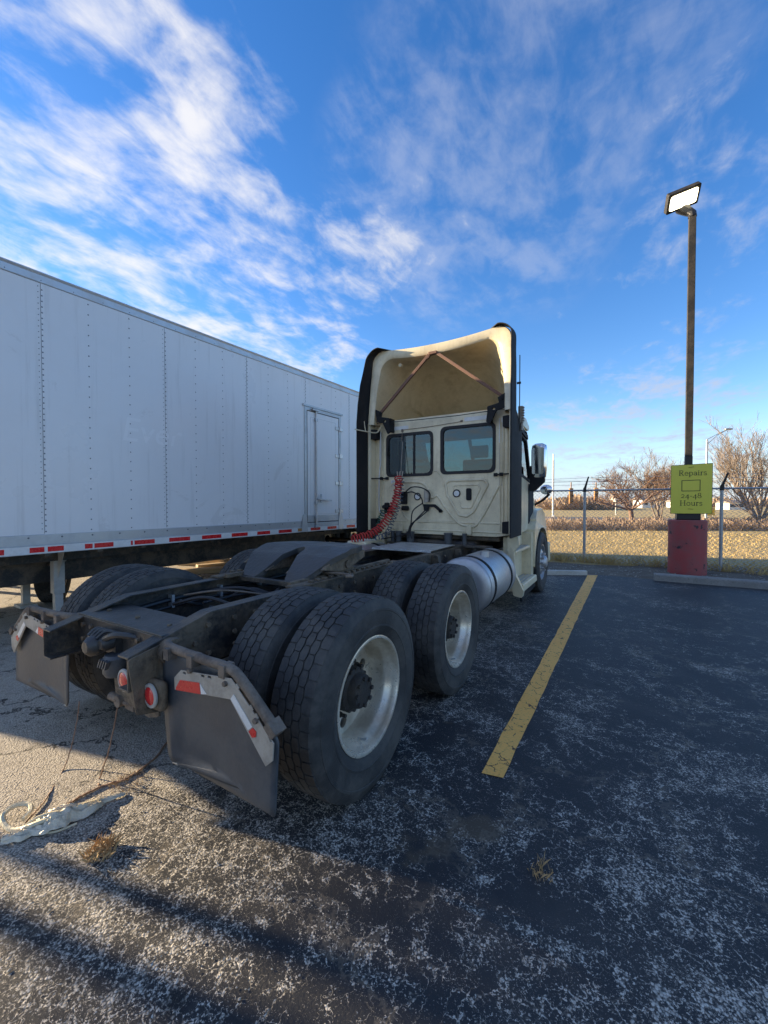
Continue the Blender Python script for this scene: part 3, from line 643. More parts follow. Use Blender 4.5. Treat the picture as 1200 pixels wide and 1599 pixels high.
# fifth wheel: horseshoe plate tilted back, throat open to the rear
def fifth_wheel():
    out = [(-.40, 1.12), (-.25, 1.20), (0, 1.225), (.25, 1.20), (.40, 1.12), (.465, .95), (.47, .80), (.435, .66), (.36, .52), (.30, .44), (.16, .43), (.125, .50), (.06, .72), (.045, .80), (.0, .84), (-.045, .80), (-.06, .72), (-.125, .50), (-.16, .43), (-.30, .44), (-.36, .52), (-.435, .66), (-.47, .80), (-.465, .95)]
    out = rpoly(out, .03, 3)
    def ztop(y): return 1.155-max(0, .86-y)*.22-max(0, .66-y)*.42-max(0, .86-y)*.06
    b = MB(); b.prism([out], 'XY', 0, -.045)
    # refine: bend the ramps down
    bm = bmesh.new(); me = bpy.data.meshes.new('t'); me.from_pydata(b.v, [], b.f); bm.from_mesh(me)
    for yc in (.50, .58, .66, .74, .80, .86, .95, 1.05):
        bmesh.ops.bisect_plane(bm, geom=bm.verts[:]+bm.edges[:]+bm.faces[:], plane_co=(0, yc, 0), plane_no=(0, 1, 0))
    for v in bm.verts: v.co.z += ztop(v.co.y)
    b.v = [tuple(v.co) for v in bm.verts]; bm.verts.index_update(); b.f = [tuple(v.index for v in f.verts) for f in bm.faces]; bm.free(); bpy.data.meshes.remove(me)
    fw = b.build('fifth_wheel', 'grease_steel', TR, angle=30, bevel=.008)
    s = MB()   # skirt ribs under the plate
    for sx in (-1, 1):
        s.prism([[(.55, 1.02), (.72, 1.10), (1.12, 1.12), (1.12, 1.06), (.9, .99), (.75, .985)]], 'YZ', sx*.40, sx*.425)
        s.prism([[(.5, .98), (.7, 1.08), (1.0, 1.10), (.95, 1.02), (.7, .98)]], 'YZ', sx*.10, sx*.12)
    s.box(-.40, .40, 1.08, 1.11, 1.04, 1.11); s.build('rib', 'chassis_dirty', fw, smooth=False, bevel=.004)
    for sx in (-1, 1):
        p = MB(); p.prism([rpoly([(.66, .94), (1.06, .94), (.93, 1.06), (.79, 1.06)], .03)], 'YZ', sx*.33, sx*.39); p.cyl((sx*.30, .86, 1.03), .03, 0, sx*.14, 'X', 12); p.build('pivot_bracket', 'chassis_dirty', fw, bevel=.005)
    r = MB()
    for sx in (-1, 1):
        r.box(sx*.345, sx*.445, .25, 1.75, .937, .950); r.box(sx*.31, sx*.345, .3, 1.7, .935, .965)
        for i in range(16): r.box(sx*.40, sx*.432, .42+i*.075, .455+i*.075, .95, .968)
    r.build('slide_rail', 'chassis_dirty', TR, smooth=False, bevel=.003)
    for y0 in (.42, 1.28):
        c = MB(); c.box(-.344, .344, y0, y0+.045, .90, .937); c.build('slide_plate', 'chassis', TR, smooth=False, bevel=.004)
    h = MB(); h.tube([(.12, .62, .98), (.5, .66, .99), (.62, .66, .985)], .010, 7); h.tube([(.62, .66, .985), (.64, .62, .985), (.60, .60, .985)], .010, 7); h.build('release_handle', 'rust_pipe', fw)
fifth_wheel()
# deck plate behind the cab
b = MB(); b.box(-.40, .40, 2.55, 3.35, .957, .964); b.box(-.40, .40, 2.55, 2.557, .940, .957); b.build('deck_plate', 'tread_plate', TR, smooth=False)
b = MB()
for i in range(13):
    for j in range(14):
        x, y = -.37+i*.0615, 2.585+j*.0565; b.obox((x, y, .9645), (.030, .007, .003), Matrix.Rotation(.78 if (i+j) % 2 else -.78, 3, 'Z'))
b.build('tread_lugs', 'tread_plate', TR, smooth=False)['kind'] = 'stuff'
for x0 in (-.38, .34):
    b = MB(); b.box(x0, x0+.04, 2.6, 3.3, .937, .957); b.build('deck_support', 'chassis', TR, smooth=False)
# fuel tanks
def fuel_tank(sx):
    cx, cz, r, y0, y1 = sx*.855, .625, .305, 2.36, 3.50
    b = MB(); b.lathe([(.0001, y0+.01), (.2, y0), (r-.03, y0+.008), (r, y0+.04), (r, y1-.04), (r-.03, y1-.008), (.2, y1), (.0001, y1-.01)], 'Y', (cx, 0, cz), 56)
    t = b.build('fuel_tank', 'alloy', TR, angle=50)
    for y in (2.55, 3.26):
        q = MB(); q.lathe([(r+.001, y-.032), (r+.007, y-.03), (r+.007, y+.03), (r+.001, y+.032)], 'Y', (cx, 0, cz), 56); q.build('strap', 'trim_black', t)
        q = MB(); q.prism([rpoly([(sx*.435, .92), (sx*.50, .92), (sx*.58, .62), (sx*.95, .31), (sx*.95, .27), (sx*.60, .29), (sx*.435, .50)], .01)], 'XZ', y-.035, y+.035); q.build('tank_bracket', 'chassis', t, bevel=.004)
    for y in (y0+.045, y1-.045):
        q = MB(); q.lathe([(r, y-.008), (r+.003, y-.005), (r+.003, y+.005), (r, y+.008)], 'Y', (cx, 0, cz), 56); q.build('seam', 'galv', t)
    q = MB(); q.cyl((cx+sx*.10, 2.82, cz+r-.03), .05, 0, .065, 'Z', 18); q.build('filler_cap', 'alloy', t)
fuel_tank(1); fuel_tank(-1)
# ---- cab ----
XC = -.02; YB = 3.75
cabwall = rpoly([(XC-1.08, 1.10), (XC-.86, 1.06), (XC+.86, 1.06), (XC+1.08, 1.10), (XC+1.08, 2.68), (XC+1.0, 2.78), (XC-1.0, 2.78), (XC-1.08, 2.68)], .04, 3)
wl = rrect(-.87, -.11, 1.935, 2.565, .085, 6); wr = rrect(.035, .805, 1.945, 2.60, .085, 6)
b = MB(); b.prism([cabwall, wl, wr], 'XZ', YB, YB+.05); cabo = b.build('cab', 'cream', TR, angle=35, bevel=.006)
def off(loop, d):
    c = Vector((sum(p[0] for p in loop)/len(loop), sum(p[1] for p in loop)/len(loop)))
    xs = [p[0] for p in loop]; zs = [p[1] for p in loop]; wx = (max(xs)-min(xs))/2; wz = (max(zs)-min(zs))/2
    return [(c.x+(p[0]-c.x)*(wx+d)/wx, c.y+(p[1]-c.y)*(wz+d)/wz) for p in loop]
for lp, slider in ((wl, True), (wr, False)):
    q = MB(); q.prism([off(lp, .016), off(lp, -.026)], 'XZ', YB-.010, YB+.06); fr = q.build('rear_window', 'seal', TR, bevel=.004)
    q = MB(); q.prism([off(lp, -.02)], 'XZ', YB+.012, YB+.016); q.build('glass', 'glass_rear', fr, smooth=False)
    if slider:
        q = MB(); q.box(-.425, -.395, YB+.000, YB+.03, 1.945, 2.55); q.build('divider', 'seal', fr)
# cab sides with door window openings
def tap(x, y, z):
    k = max(0, y-3.8)*.062+max(0, z-1.9)*.035*(1 if y > 3.9 else 0)
    return (x-math.copysign(k, x), y, z)
for sx in (1, -1):
    side = rpoly([(YB+.03, 1.08), (5.02, 1.08), (5.45, 1.32), (5.62, 1.62), (5.60, 1.85), (5.10, 2.72), (YB+.03, 2.76)], .03, 3)
    win = rpoly([(4.38, 1.93), (5.45, 1.86), (5.08, 2.52), (4.38, 2.56)], .06, 4)
    q = MB(); q.prism([side, win], 'YZ', sx*1.02+XC, sx*1.075+XC); q.map(tap); dd = q.build('door', 'cream', TR, bevel=.01)
    q = MB(); q.prism([off(win, .02), off(win, -.03)], 'YZ', sx*1.0+XC, sx*1.082+XC); q.map(tap); q.build('window_seal', 'seal', dd, bevel=.004)
    q = MB(); q.prism([off(win, -.02)], 'YZ', sx*1.05+XC, sx*1.054+XC); q.map(tap); q.build('glass', 'glass_side', dd, smooth=False)
    q = MB(); q.prism([rrect(4.20, 4.30, 1.18, 1.46, .045, 5)], 'YZ', sx*1.07+XC, sx*1.10+XC); q.map(tap); q.build('door_handle', 'trim_black', dd, bevel=.01)
    q = MB(); q.tube([(sx*1.077+XC, 4.12, z) for z in (1.10, 1.5, 1.9, 2.3, 2.7)], .004, 5); q.map(tap); q.build('door_seam', 'seal', dd)
    q = MB(); q.prism([rpoly([(4.33, 2.56), (5.06, 2.53), (5.03, 2.60), (4.36, 2.65)], .02)], 'YZ', sx*1.06+XC, sx*1.105+XC); q.map(tap); q.build('window_visor', 'trim_black', dd, bevel=.01)
q = MB(); q.prism([rpoly([(YB+.04, 2.75), (YB+.04, 2.80), (4.9, 2.84), (5.16, 2.74), (5.10, 2.68)], .02)], 'YZ', XC-1.0, XC+1.0); q.build('cab_roof', 'cream', TR, bevel=.01)
q = MB(); q.box(XC-1.0, XC+1.0, YB+.06, 5.4, 1.08, 1.14); q.box(XC-1.0, XC+1.0, 5.15, 5.58, 1.14, 1.84); q.build('dashboard', 'interior', TR, bevel=.03)
for xs in (-.52, .50):
    q = MB(); q.prism([rpoly([(4.10, 1.45), (4.28, 1.45), (4.22, 2.16), (4.08, 2.16)], .05)], 'YZ', XC+xs-.24, XC+xs+.24); q.prism([rpoly([(4.07, 2.18), (4.17, 2.18), (4.17, 2.36), (4.07, 2.36)], .04)], 'YZ', XC+xs-.12, XC+xs+.12); q.box(XC+xs-.24, XC+xs+.24, 4.15, 4.65, 1.40, 1.52); q.build('seat', 'interior', TR, bevel=.04, seg=3)
# dark inner trim closing the rear quarters
for x0, x1 in ((-1.0, -.87), (-.105, .03), (.81, .98)):
    q = MB(); q.box(x0, x1, YB+.06, YB+.09, 1.2, 2.7); q.build('inner_trim', 'interior', TR, smooth=False)
q = MB(); q.box(XC-1.0, XC+1.0, YB+.07, 5.0, 2.60, 2.64); q.box(XC-.99, XC-.97, YB+.07, 4.35, 1.1, 2.6); q.box(XC+.95, XC+.97, YB+.07, 4.35, 1.1, 2.6); q.build('headliner', 'interior', TR, smooth=False)
# windscreen with frame
q = MB(); A, B = Vector((0, 5.60, 1.85)), Vector((0, 5.10, 2.70))
def ws(x, t): return (XC+x, A.y+(B.y-A.y)*t, A.z+(B.z-A.z)*t)
q.add([ws(-.90, .03), ws(.90, .03), ws(.86, .97), ws(-.86, .97)], [(0, 1, 2, 3)]); q.build('windscreen', 'glass_side', TR, smooth=False)
q = MB()
for a, c in (((-.93, 0), (-.88, 1)), ((.93, 0), (.88, 1)), ((-.93, 0), (.93, 0)), ((-.9, 1), (.9, 1)), ((0, 0), (0, 1))): q.bar(ws(*a), ws(*c), .07 if a[0] else .03, .06)
q.build('windscreen_frame', 'trim_black', TR, bevel=.01)
# hood and fenders
q = MB(); secs = []
for y, hw, zt, zb in ((5.42, .96, 1.86, .95), (5.7, .95, 1.83, .85), (6.1, .92, 1.70, .8), (6.5, .86, 1.52, .7), (6.8, .76, 1.25, .6), (6.88, .70, .9, .55)):
    lp = rpoly([(-hw, zb), (hw, zb), (hw, zt-.12), (hw*.8, zt), (-hw*.8, zt), (-hw, zt-.12)], .1, 4); secs.append([(XC+x, y, z) for x, z in lp])
q.loft(secs, closed=True, caps=True); q.build('hood', 'cream', TR, angle=50)
YS = 5.62
for sx in (1, -1):
    arch = [(YS+.60*cos(a), .50+.60*sin(a)) for a in [pi*i/14 for i in range(15)]]
    lp = [(5.0, .52), (4.98, 1.10)]+rpoly([(5.2, 1.24), (5.55, 1.38), (6.1, 1.42), (6.55, 1.30), (6.85, 1.02), (6.93, .6), (6.9, .42)], .06, 3)[1:-1]+[(6.9, .42), (6.24, .42)]+arch
    q = MB(); q.prism([lp], 'YZ', sx*.80+XC, sx*1.13+XC); q.map(lambda x, y, z: (x-math.copysign(max(0, y-6.3)*.22+max(0, z-1.1)*.25, x), y, z)); q.build('fender', 'cream', TR, bevel=.03, seg=3)
    q = MB(); q.lathe([(.60, 0), (.60, .35)], 'X', (sx*.79+XC if sx > 0 else sx*1.12+XC, YS, .50), 24, a0=0, a1=pi); q.build('wheel_arch', 'trim_black', TR)
    ot = copy_tree(wo, TR, (sx*1.0, YS, ZW), (0, 0, 0 if sx > 0 else pi))
    for ch in list(ot.children):
        if not ch.name.startswith('tyre'): bpy.data.objects.remove(ch)
    # steer wheels have a bright, outward domed disc
    q = MB(); q.lathe([(.30, .108), (.3035, .1185), (.289, .119), (.283, .09), (.262, .05), (.25, .045), (.235, .075), (.205, .105), (.15, .115), (.12, .118), (.11, .15), (.09, .185), (.07, .195), (.0001, .197)], 'X', n=48)
    for i in range(10):
        a = 2*pi*i/10; q.cyl((0, .143*cos(a), .143*sin(a)), .02, .11, .165, 'X', 8)
    ot.data = q.mesh('wheel', 'alloy')
q = MB(); q.box(-1.05, 1.05, 6.82, 6.98, .35, .75); q.build('front_bumper', 'cream', TR, bevel=.05, seg=3)
q = MB(); q.box(-.55, .55, 3.75, 5.4, .40, .98); q.build('engine_block', 'chassis', TR, bevel=.05)
q = MB(); q.box(-.85, .85, 3.86, 4.9, .98, 1.06); q.build('cab_floor', 'chassis', TR, bevel=.02)
# cab mounts below the rear wall
for x, r in ((-.62, .045), (-.42, .055), (.18, .055), (.42, .03), (-.72, .03)):
    q = MB(); q.cyl((x, 3.66, 0), r, .93, 1.09, 'Z', 16); q.cyl((x, 3.66, 0), r*1.15, 1.075, 1.095, 'Z', 16); q.build('cab_mount', 'flap_rubber', TR)
q = MB(); q.box(-.8, .8, 3.60, 3.72, .90, .94); q.build('cab_crossbar', 'chassis', TR, bevel=.01)
# step fairing
def steps(sx):
    q = MB(); 
    q.prism([rpoly([(3.93, 1.06), (5.02, 1.06), (5.02, .98), (4.9, .72), (4.9, .30), (4.06, .26), (3.96, .62)], .03, 3)], 'YZ', sx*.88, sx*.94)
    st = q.build('step_fairing', 'cream', TR, bevel=.01)
    q = MB(); q.prism([rpoly([(sx*.96, 1.07), (sx*1.11, 1.07), (sx*1.12, .95), (sx*1.05, .86), (sx*1.06, .55), (sx*1.16, .32), (sx*1.14, .22), (sx*1.02, .24), (sx*.98, .6)], .03, 3)], 'XZ', 3.82, 3.90); q.map(lambda x, y, z: (x, y+max(0, .8-z)*.22, z)); q.build('rear_panel', 'cream', st, bevel=.012)
    q = MB(); q.prism([rpoly([(sx*.76, .86), (sx*1.06, .86), (sx*1.06, .82), (sx*.76, .82)], .01)], 'XZ', 3.9, 4.92); q.build('step', 'cream', st, bevel=.01)
    q = MB(); q.prism([rpoly([(sx*.76, .40), (sx*1.15, .40), (sx*1.16, .30), (sx*.76, .28)], .02)], 'XZ', 3.98, 4.92); q.build('step', 'cream', st, bevel=.01)
    for (z, x0, x1) in ((.862, .82, 1.04), (.402, .84, 1.12)):
        for i in range(5):
            xx = x0+(x1-x0)*i/4.6; q = MB(); q.box(sx*xx, sx*(xx+.028), 4.08, 4.84, z, z+.007); q.build('step_tread', 'alloy', st, smooth=False)
    q = MB(); q.prism([rpoly([(3.98, .30), (4.95, .32), (4.95, .21), (4.0, .16)], .01)], 'YZ', sx*1.10, sx*1.125); q.build('skirt_rubber', 'trim_black', st, bevel=.004)
    q = MB(); q.prism([rpoly([(4.86, 1.06), (5.04, 1.06), (5.04, .40), (4.92, .28), (4.86, .28)], .02)], 'YZ', sx*.78, sx*1.08); q.build('front_panel', 'cream', st, bevel=.012)
steps(1); steps(-1)
# mirrors
for sx in (1, -1):
    q = MB(); secs = []
    for z, hx, hy in ((1.90, .075, .04), (1.94, .105, .07), (2.1, .12, .08), (2.36, .12, .08), (2.44, .11, .07), (2.47, .06, .04)):
        secs.append([(sx*1.135+hx*cos(2*pi*i/20)*abs(cos(2*pi*i/20))**-.35 if abs(cos(2*pi*i/20)) > 1e-6 else sx*1.135, 5.16+hy*math.copysign(abs(sin(2*pi*i/20))**.65, sin(2*pi*i/20)), z) for i in range(20)])
    q.loft(secs, closed=True, caps=True); mr = q.build('mirror', 'chrome', TR, angle=60)
    q = MB(); q.prism([rpoly([(sx*1.0, 1.70), (sx*1.08, 1.72), (sx*1.22, 1.86), (sx*1.22, 1.93), (sx*1.06, 2.02), (sx*1.0, 2.15)], .03)], 'XZ', 5.10, 5.22); q.build('mirror_arm', 'trim_black', mr, bevel=.015)
    q = MB(); q.prism([rrect(sx*1.04, sx*1.22, 1.98, 2.40, .03)], 'XZ', 5.072, 5.08); q.build('mirror_glass', 'chrome', mr, smooth=False)
    q = MB(); q.loft([[(sx*1.10+hx*cos(2*pi*i/16), 6.10+y, 1.76+hz*sin(2*pi*i/16)) for i in range(16)] for y, hx, hz in ((-.05, .095, .075), (-.03, .11, .09), (.03, .10, .08), (.07, .05, .04))], closed=True, caps=True); hm = q.build('hood_mirror', 'chrome', TR, angle=60)
    q = MB(); q.tube(smoothpath([(sx*.86, 6.12, 1.47), (sx*1.02, 6.11, 1.56), (sx*1.15, 6.10, 1.68)]), .022, 8); q.build('mirror_stalk', 'trim_black', hm)
# ---- roof fairing: one continuous hollow shell ----
def fsec(y, hw, zb, zt, rc, dip=0, n=9, lean=0):
    pts = []
    L = [(-hw, zb), (-hw+lean*.4, (zb+zt)/2), (-hw+lean, zt-rc)]
    for x, z in L: pts.append((x, z))
    for i in range(1, n): a = pi-(pi/2)*i/n; pts.append((-hw+lean+rc+rc*cos(a), zt-rc+rc*sin(a)))
    for i in range(13):
        t = -1+2*i/12; pts.append(((hw-lean-rc)*t, zt-dip*(1-t*t)))
    for i in range(1, n): a = pi/2-(pi/2)*i/n; pts.append((hw-lean-rc+rc*cos(a), zt-rc+rc*sin(a)))
    for x, z in reversed(L): pts.append((-x, z))
    return [(XC+x, y+(.10*max(0, (z-2.75)) if y < 4.0 else .10*max(0, z-2.75)), z) for x, z in pts]
OUT = [fsec(5.25, .60, 2.72, 2.90, .10), fsec(5.0, .72, 2.72, 3.13, .16), fsec(4.7, .82, 2.72, 3.40, .22), fsec(4.3, .92, 2.72, 3.64, .26), fsec(3.9, 1.015, 2.72, 3.78, .24, .03, lean=.02), fsec(3.60, 1.085, 2.72, 3.865, .19, .055, lean=.02)]
INN = [fsec(3.565, 1.085, 2.72, 3.853, .185, .055, lean=.03), fsec(3.565, 1.02, 2.72, 3.745, .20, .05, lean=.065), fsec(3.59, 1.00, 2.72, 3.715, .2, .05, lean=.075), fsec(3.66, .985, 2.72, 3.685, .2, .04, lean=.08), fsec(3.72, .98, 2.72, 3.665, .24, .0, lean=.09), fsec(4.0, .93, 2.72, 3.63, .34, 0, lean=.10), fsec(4.3, .86, 2.72, 3.52, .38, 0, lean=.12), fsec(4.6, .77, 2.72, 3.34, .30, 0, lean=.10), fsec(4.9, .68, 2.72, 3.08, .2, 0, lean=.08), fsec(5.1, .56, 2.72, 2.86, .08)]
q = MB(); q.loft(OUT+INN[:3]); fo = q.build('roof_fairing', 'cream', TR, angle=50)
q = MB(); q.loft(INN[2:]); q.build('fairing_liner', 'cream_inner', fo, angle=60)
q = MB(); q.prism([rrect(XC-.70, XC+.70, 2.742, 2.79, .01)], 'XZ', 3.80, 4.8); q.build('roof_deck', 'cream', fo)
# moulded bead inside the fairing
q = MB(); q.cyl((-.62, 3.70, 3.60), .028, 0, .05, 'Y', 12); q.build('bead', 'cream_inner', fo)
# black rubber edge: side extenders and the corner trim on the fairing
for sx in (1, -1):
    pth = [(1.115, z) for z in (1.08, 1.5, 2.0, 2.5, 2.72)]+[(1.108, 3.0), (1.10, 3.3), (1.09, 3.5), (1.088, 3.66)]
    rc = .19
    for i in range(1, 10): a = (pi/2)*i/9; pth.append((1.088-rc+rc*cos(a), 3.675+rc*sin(a)))
    pth.append((.78, 3.855))
    secs = []
    for i, (x, z) in enumerate(pth):
        t = Vector(pth[min(i+1, len(pth)-1)])-Vector(pth[max(i-1, 0)]); nrm = Vector((t.y, -t.x)).normalized()
        k = 1 if i < len(pth)-1 else .15
        yo = .10*max(0, z-2.75)
        tt = min(1, max(0, (z-3.2)/.6)); yf, yr = (3.98 if z < 2.6 else 3.64+yo), 3.60+yo-(.27-(.15 if sx > 0 else .09)*tt)*k
        fl = .015-.03*tt
        secs.append([(XC+sx*(x+nrm.x*d), y, z+nrm.y*d) for y, d in ((yf, .004), (yf, .020), (yr+.02, .022+fl), (yr, .016+fl), (yr, .006+fl), (yr+.05, .004))])
    q = MB(); q.loft(secs, closed=True, caps=True); q.build('side_extender', 'trim_black', TR, angle=40)
    # cream filler panel between cab corner and extender
    q = MB(); q.box(XC+sx*1.06, XC+sx*1.105, 3.58, 3.76, 1.10, 2.74); q.build('corner_panel', 'cream', TR, bevel=.008)
    for xo, yo in ((1.0, 0), (.945, 0), (.905, 0)):
        q = MB(); q.tube([(XC+sx*xo, YB-.002, 1.14), (XC+sx*xo, YB-.002, 2.66)], .011, 8); q.build('corner_rib', 'cream', TR)
    for z0, z1 in ((1.11, 1.28), (2.50, 2.66)):
        q = MB(); q.prism([rpoly([(XC+sx*1.10, z0), (XC+sx*.97, z0+.01), (XC+sx*.97, z1-.01), (XC+sx*1.10, z1)], .01)], 'XZ', 3.60, 3.735); q.build('extender_bracket', 'trim_black', TR, bevel=.006)
    q = MB(); q.tube([(XC+sx*.85, 3.735, 1.90), (XC+sx*1.10, 3.60, 1.90)], .010, 7); q.obox((XC+sx*.845, 3.733, 1.90), (.045, .03, .045)); q.obox((XC+sx*.93, 3.70, 1.90), (.045, .03, .045)); q.build('stay_rod', 'trim_black', TR)
# struts, brackets
apx = (-.06, 3.66, 3.665)
for sx, e in ((-1, (-.93, 3.62, 2.88)), (1, (.93, 3.62, 2.92))):
    q = MB(); a = (apx[0]+sx*.05, apx[1], apx[2]); q.bar(a, e, .042, .034); q.build('fairing_strut', 'strut', TR, smooth=False, bevel=.004)
    q = MB(); x = e[0]
    q.prism([rpoly([(x+sx*.07, 2.96), (x-sx*.05, 2.90), (x-sx*.03, 2.83), (x-sx*.18, 2.80), (x-sx*.18, 2.755), (x-sx*.20, 2.60), (x-sx*.15, 2.56), (x-sx*.06, 2.74), (x+sx*.04, 2.76)], .012), circ(x-sx*.10, 2.755, .022, 10)], 'XZ', 3.60, 3.63)
    q.box(min(x-sx*.19, x-sx*.15), max(x-sx*.19, x-sx*.15), 3.62, 3.75, 2.60, 2.80); q.cyl((x, 3.585, 2.885), .025, 0, .06, 'Y', 12); q.build('strut_bracket', 'trim_black', TR, bevel=.005)
q = MB(); q.obox(apx, (.13, .06, .04)); q.bar((apx[0]-.05, 3.66, 3.66), (apx[0]-.09, 3.66, 3.60), .036, .034); q.build('strut_head', 'strut', TR, bevel=.005)
q = MB(); q.tube([(-.98, 3.62, 2.745), (-.4, 3.64, 2.735), (.3, 3.64, 2.73), (1.02, 3.60, 2.74)], .006, 6); q.build('fairing_cable', 'cable', TR)
q = MB(); q.tube(smoothpath([(-.60, 3.745, 2.63), (-.2, 3.735, 2.635), (.2, 3.735, 2.655), (.33, 3.745, 2.665)]), .004, 6); q.obox((.34, 3.742, 2.67), (.03, .02, .022)); q.obox((-.60, 3.742, 2.62), (.03, .02, .04)); q.tube([(-.60, 3.74, 2.62), (-.61, 3.735, 2.45)], .004, 5); q.build('work_lamp_wire', 'rust_pipe', TR)
q = MB(); q.tube(smoothpath([(-1.16, 3.28, 2.62), (-1.06, 3.42, 2.60), (-.98, 3.60, 2.60), (-.94, 3.66, 2.68), (-.92, 3.66, 2.75)]), .010, 7); q.tube([(-1.06, 3.42, 2.60), (-1.07, 3.40, 2.75)], .006, 6); q.build('tie_cord', 'strap', TR)
# white conspicuity tape on the cab corners
for x0, x1, z0, z1 in ((-.79, -.50, 2.635, 2.69), (.38, .70, 2.66, 2.715), (-1.01, -.955, 2.20, 2.60), (.865, .915, 2.33, 2.66)):
    q = MB(); q.box(x0, x1, YB-.006, YB-.002, z0, z1); q.build('corner_tape', 'tape_white', TR, smooth=False)
q = MB(); q.box(.87, .91, YB-.006, YB-.002, 1.75, 2.32); q.build('corner_tape', 'bracket_plate', TR, smooth=False)
# pressed beads of the rear wall
def bead(pts, r=.03, n=5, closed=True, rad=.021):
    lp = rpoly(pts, r, n) if closed else [tuple(p) for p in smoothpath([(x, 0, z) for x, z in pts], 6)]
    if closed: lp = lp+[lp[0], lp[1]]; P3 = [(x, YB, z) for x, z in lp]
    else: P3 = [(p[0], YB, p[2]) for p in lp]
    q = MB(); q.tube(P3, rad, 8, caps=not closed); q.map(lambda x, y, z: (x, YB+(y-YB)*.75, z)); q.build('pressed_bead', 'cream', TR, angle=70)
bead([(.10, 1.80), (.16, 1.84), (.66, 1.84), (.72, 1.78), (.52, 1.40), (.42, 1.33), (.30, 1.35), (.12, 1.64)], .05)
bead([(.21, 1.77), (.58, 1.77), (.61, 1.72), (.48, 1.45), (.34, 1.45)], .03, rad=.013)
bead([(-.80, 1.78), (-.72, 1.83), (-.33, 1.83), (-.20, 1.76), (-.12, 1.60), (-.02, 1.62), (.10, 1.45), (.28, 1.25), (.42, 1.20), (.58, 1.24), (.86, 1.74)], closed=False)
bead([(-.83, 1.74), (-.66, 1.45), (-.52, 1.28), (-.40, 1.26), (.20, 1.26)], closed=False, rad=.013)
bead([(-.98, 1.24), (.96, 1.24)], closed=False, rad=.013)
bead([(-1.0, 1.115), (-.5, 1.118), (.5, 1.118), (.98, 1.115)], closed=False, rad=.014)
bead([(.86, 1.74), (.90, 1.85), (.90, 2.6)], closed=False, rad=.013)
bead([(-.20, 1.93), (-.04, 1.985), (.05, 1.86), (.07, 1.75)], closed=False, rad=.013)
for x in (-.62, .46):
    q = MB(); q.prism([rrect(x-.035, x+.035, 1.07, 1.21, .03)], 'XZ', YB-.03, YB); q.build('mount_boss', 'cream', TR, bevel=.01)
# vents, latches and plates
for x, z in ((-.345, 1.615), (.27, 1.655)):
    q = MB(); q.lathe([(.040, 0), (.055, 0), (.058, -.008), (.050, -.016), (.042, -.014), (.040, -.006)], 'Y', (x, YB, z), 28, closed=True); vo = q.build('wall_port', 'seal', TR)
    q = MB(); q.lathe([(.0001, -.009), (.041, -.009), (.041, 0)], 'Y', (x, YB, z), 24); q.build('port_cap', 'white_plastic', vo)
for x, z in ((.45, 1.64),):
    q = MB(); q.prism([rrect(x-.036, x+.036, z-.085, z+.085, .025)], 'XZ', YB-.02, YB); q.build('wall_latch', 'trim_black', TR, bevel=.006)
q = MB(); q.prism([rrect(-.60, -.515, 1.50, 1.69, .02)], 'XZ', YB-.06, YB); q.cyl((-.53, YB-.05, 1.44), .035, -.05, .05, 'X', 12); q.build('electrical_socket', 'trim_black', TR, bevel=.006)
q = MB(); q.box(-.80, -.67, YB-.005, YB-.002, 1.78, 1.87); q.build('data_plate', 'white_plastic', TR, smooth=False)
q = MB()
for i in range(5): q.box(-.79, -.68-.02*(i % 2), YB-.0065, YB-.005, 1.792+i*.016, 1.798+i*.016)
q.build('plate_print', 'cable_blue', TR, smooth=False)
q = MB(); q.prism([rpoly([(-.24, 1.50), (-.05, 1.50), (.05, 1.42), (.04, 1.38), (-.06, 1.46), (-.14, 1.46), (-.16, 1.40), (-.21, 1.40)], .008)], 'XZ', YB-.05, YB-.02); q.cyl((-.185, YB-.07, 1.43), .03, 0, .05, 'Y', 14); q.cyl((.035, YB-.05, 1.40), .022, 0, .05, 'Y', 12); q.build('hose_bracket', 'trim_black', TR, bevel=.004)
q = MB(); q.cyl((-.17, YB-.06, 1.62), .04, -.09, .09, 'Z', 14); q.build('gladhand', 'bracket_plate', TR)
for pts in ([(-.52, 3.69, 1.68), (-.38, 3.62, 1.75), (-.22, 3.62, 1.74), (-.11, 3.66, 1.66), (-.13, 3.68, 1.53)], [(-.52, 3.69, 1.66), (-.36, 3.60, 1.68), (-.24, 3.64, 1.60), (-.23, 3.68, 1.50)],
            [(-.24, 3.68, 1.51), (-.36, 3.62, 1.40), (-.38, 3.60, 1.22), (-.40, 3.58, 1.10), (-.40, 3.56, 1.0)], [(-.13, 3.68, 1.42), (-.25, 3.60, 1.30), (-.37, 3.57, 1.20), (-.42, 3.55, 1.08), (-.60, 3.5, 1.02), (-.8, 3.45, .98)], [(-.19, 3.68, 1.41), (-.33, 3.60, 1.24), (-.38, 3.58, 1.12), (-.34, 3.55, 1.0)]):
    q = MB(); q.tube(smoothpath(pts), .0095, 7); q.build('wall_cable', 'cable', TR)
# fuel/vent pipe at the left corner
q = MB(); q.tube(smoothpath([(-.96, 3.70, 2.62), (-.96, 3.70, 2.2), (-.98, 3.69, 1.9), (-.98, 3.69, 1.45), (-.93, 3.68, 1.36), (-.86, 3.66, 1.32)]), .012, 8); q.build('air_line', 'alloy', TR)
q = MB(); q.obox((-.80, 3.66, 1.42), (.11, .08, .11)); q.cyl((-.83, 3.60, 1.46), .03, -.04, .06, 'Y', 12); q.cyl((-.77, 3.60, 1.46), .03, -.04, .06, 'Y', 12); q.cyl((-.80, 3.61, 1.50), .025, -.04, .06, 'Y', 12); q.build('hose_holder', 'trim_black', TR, bevel=.01)
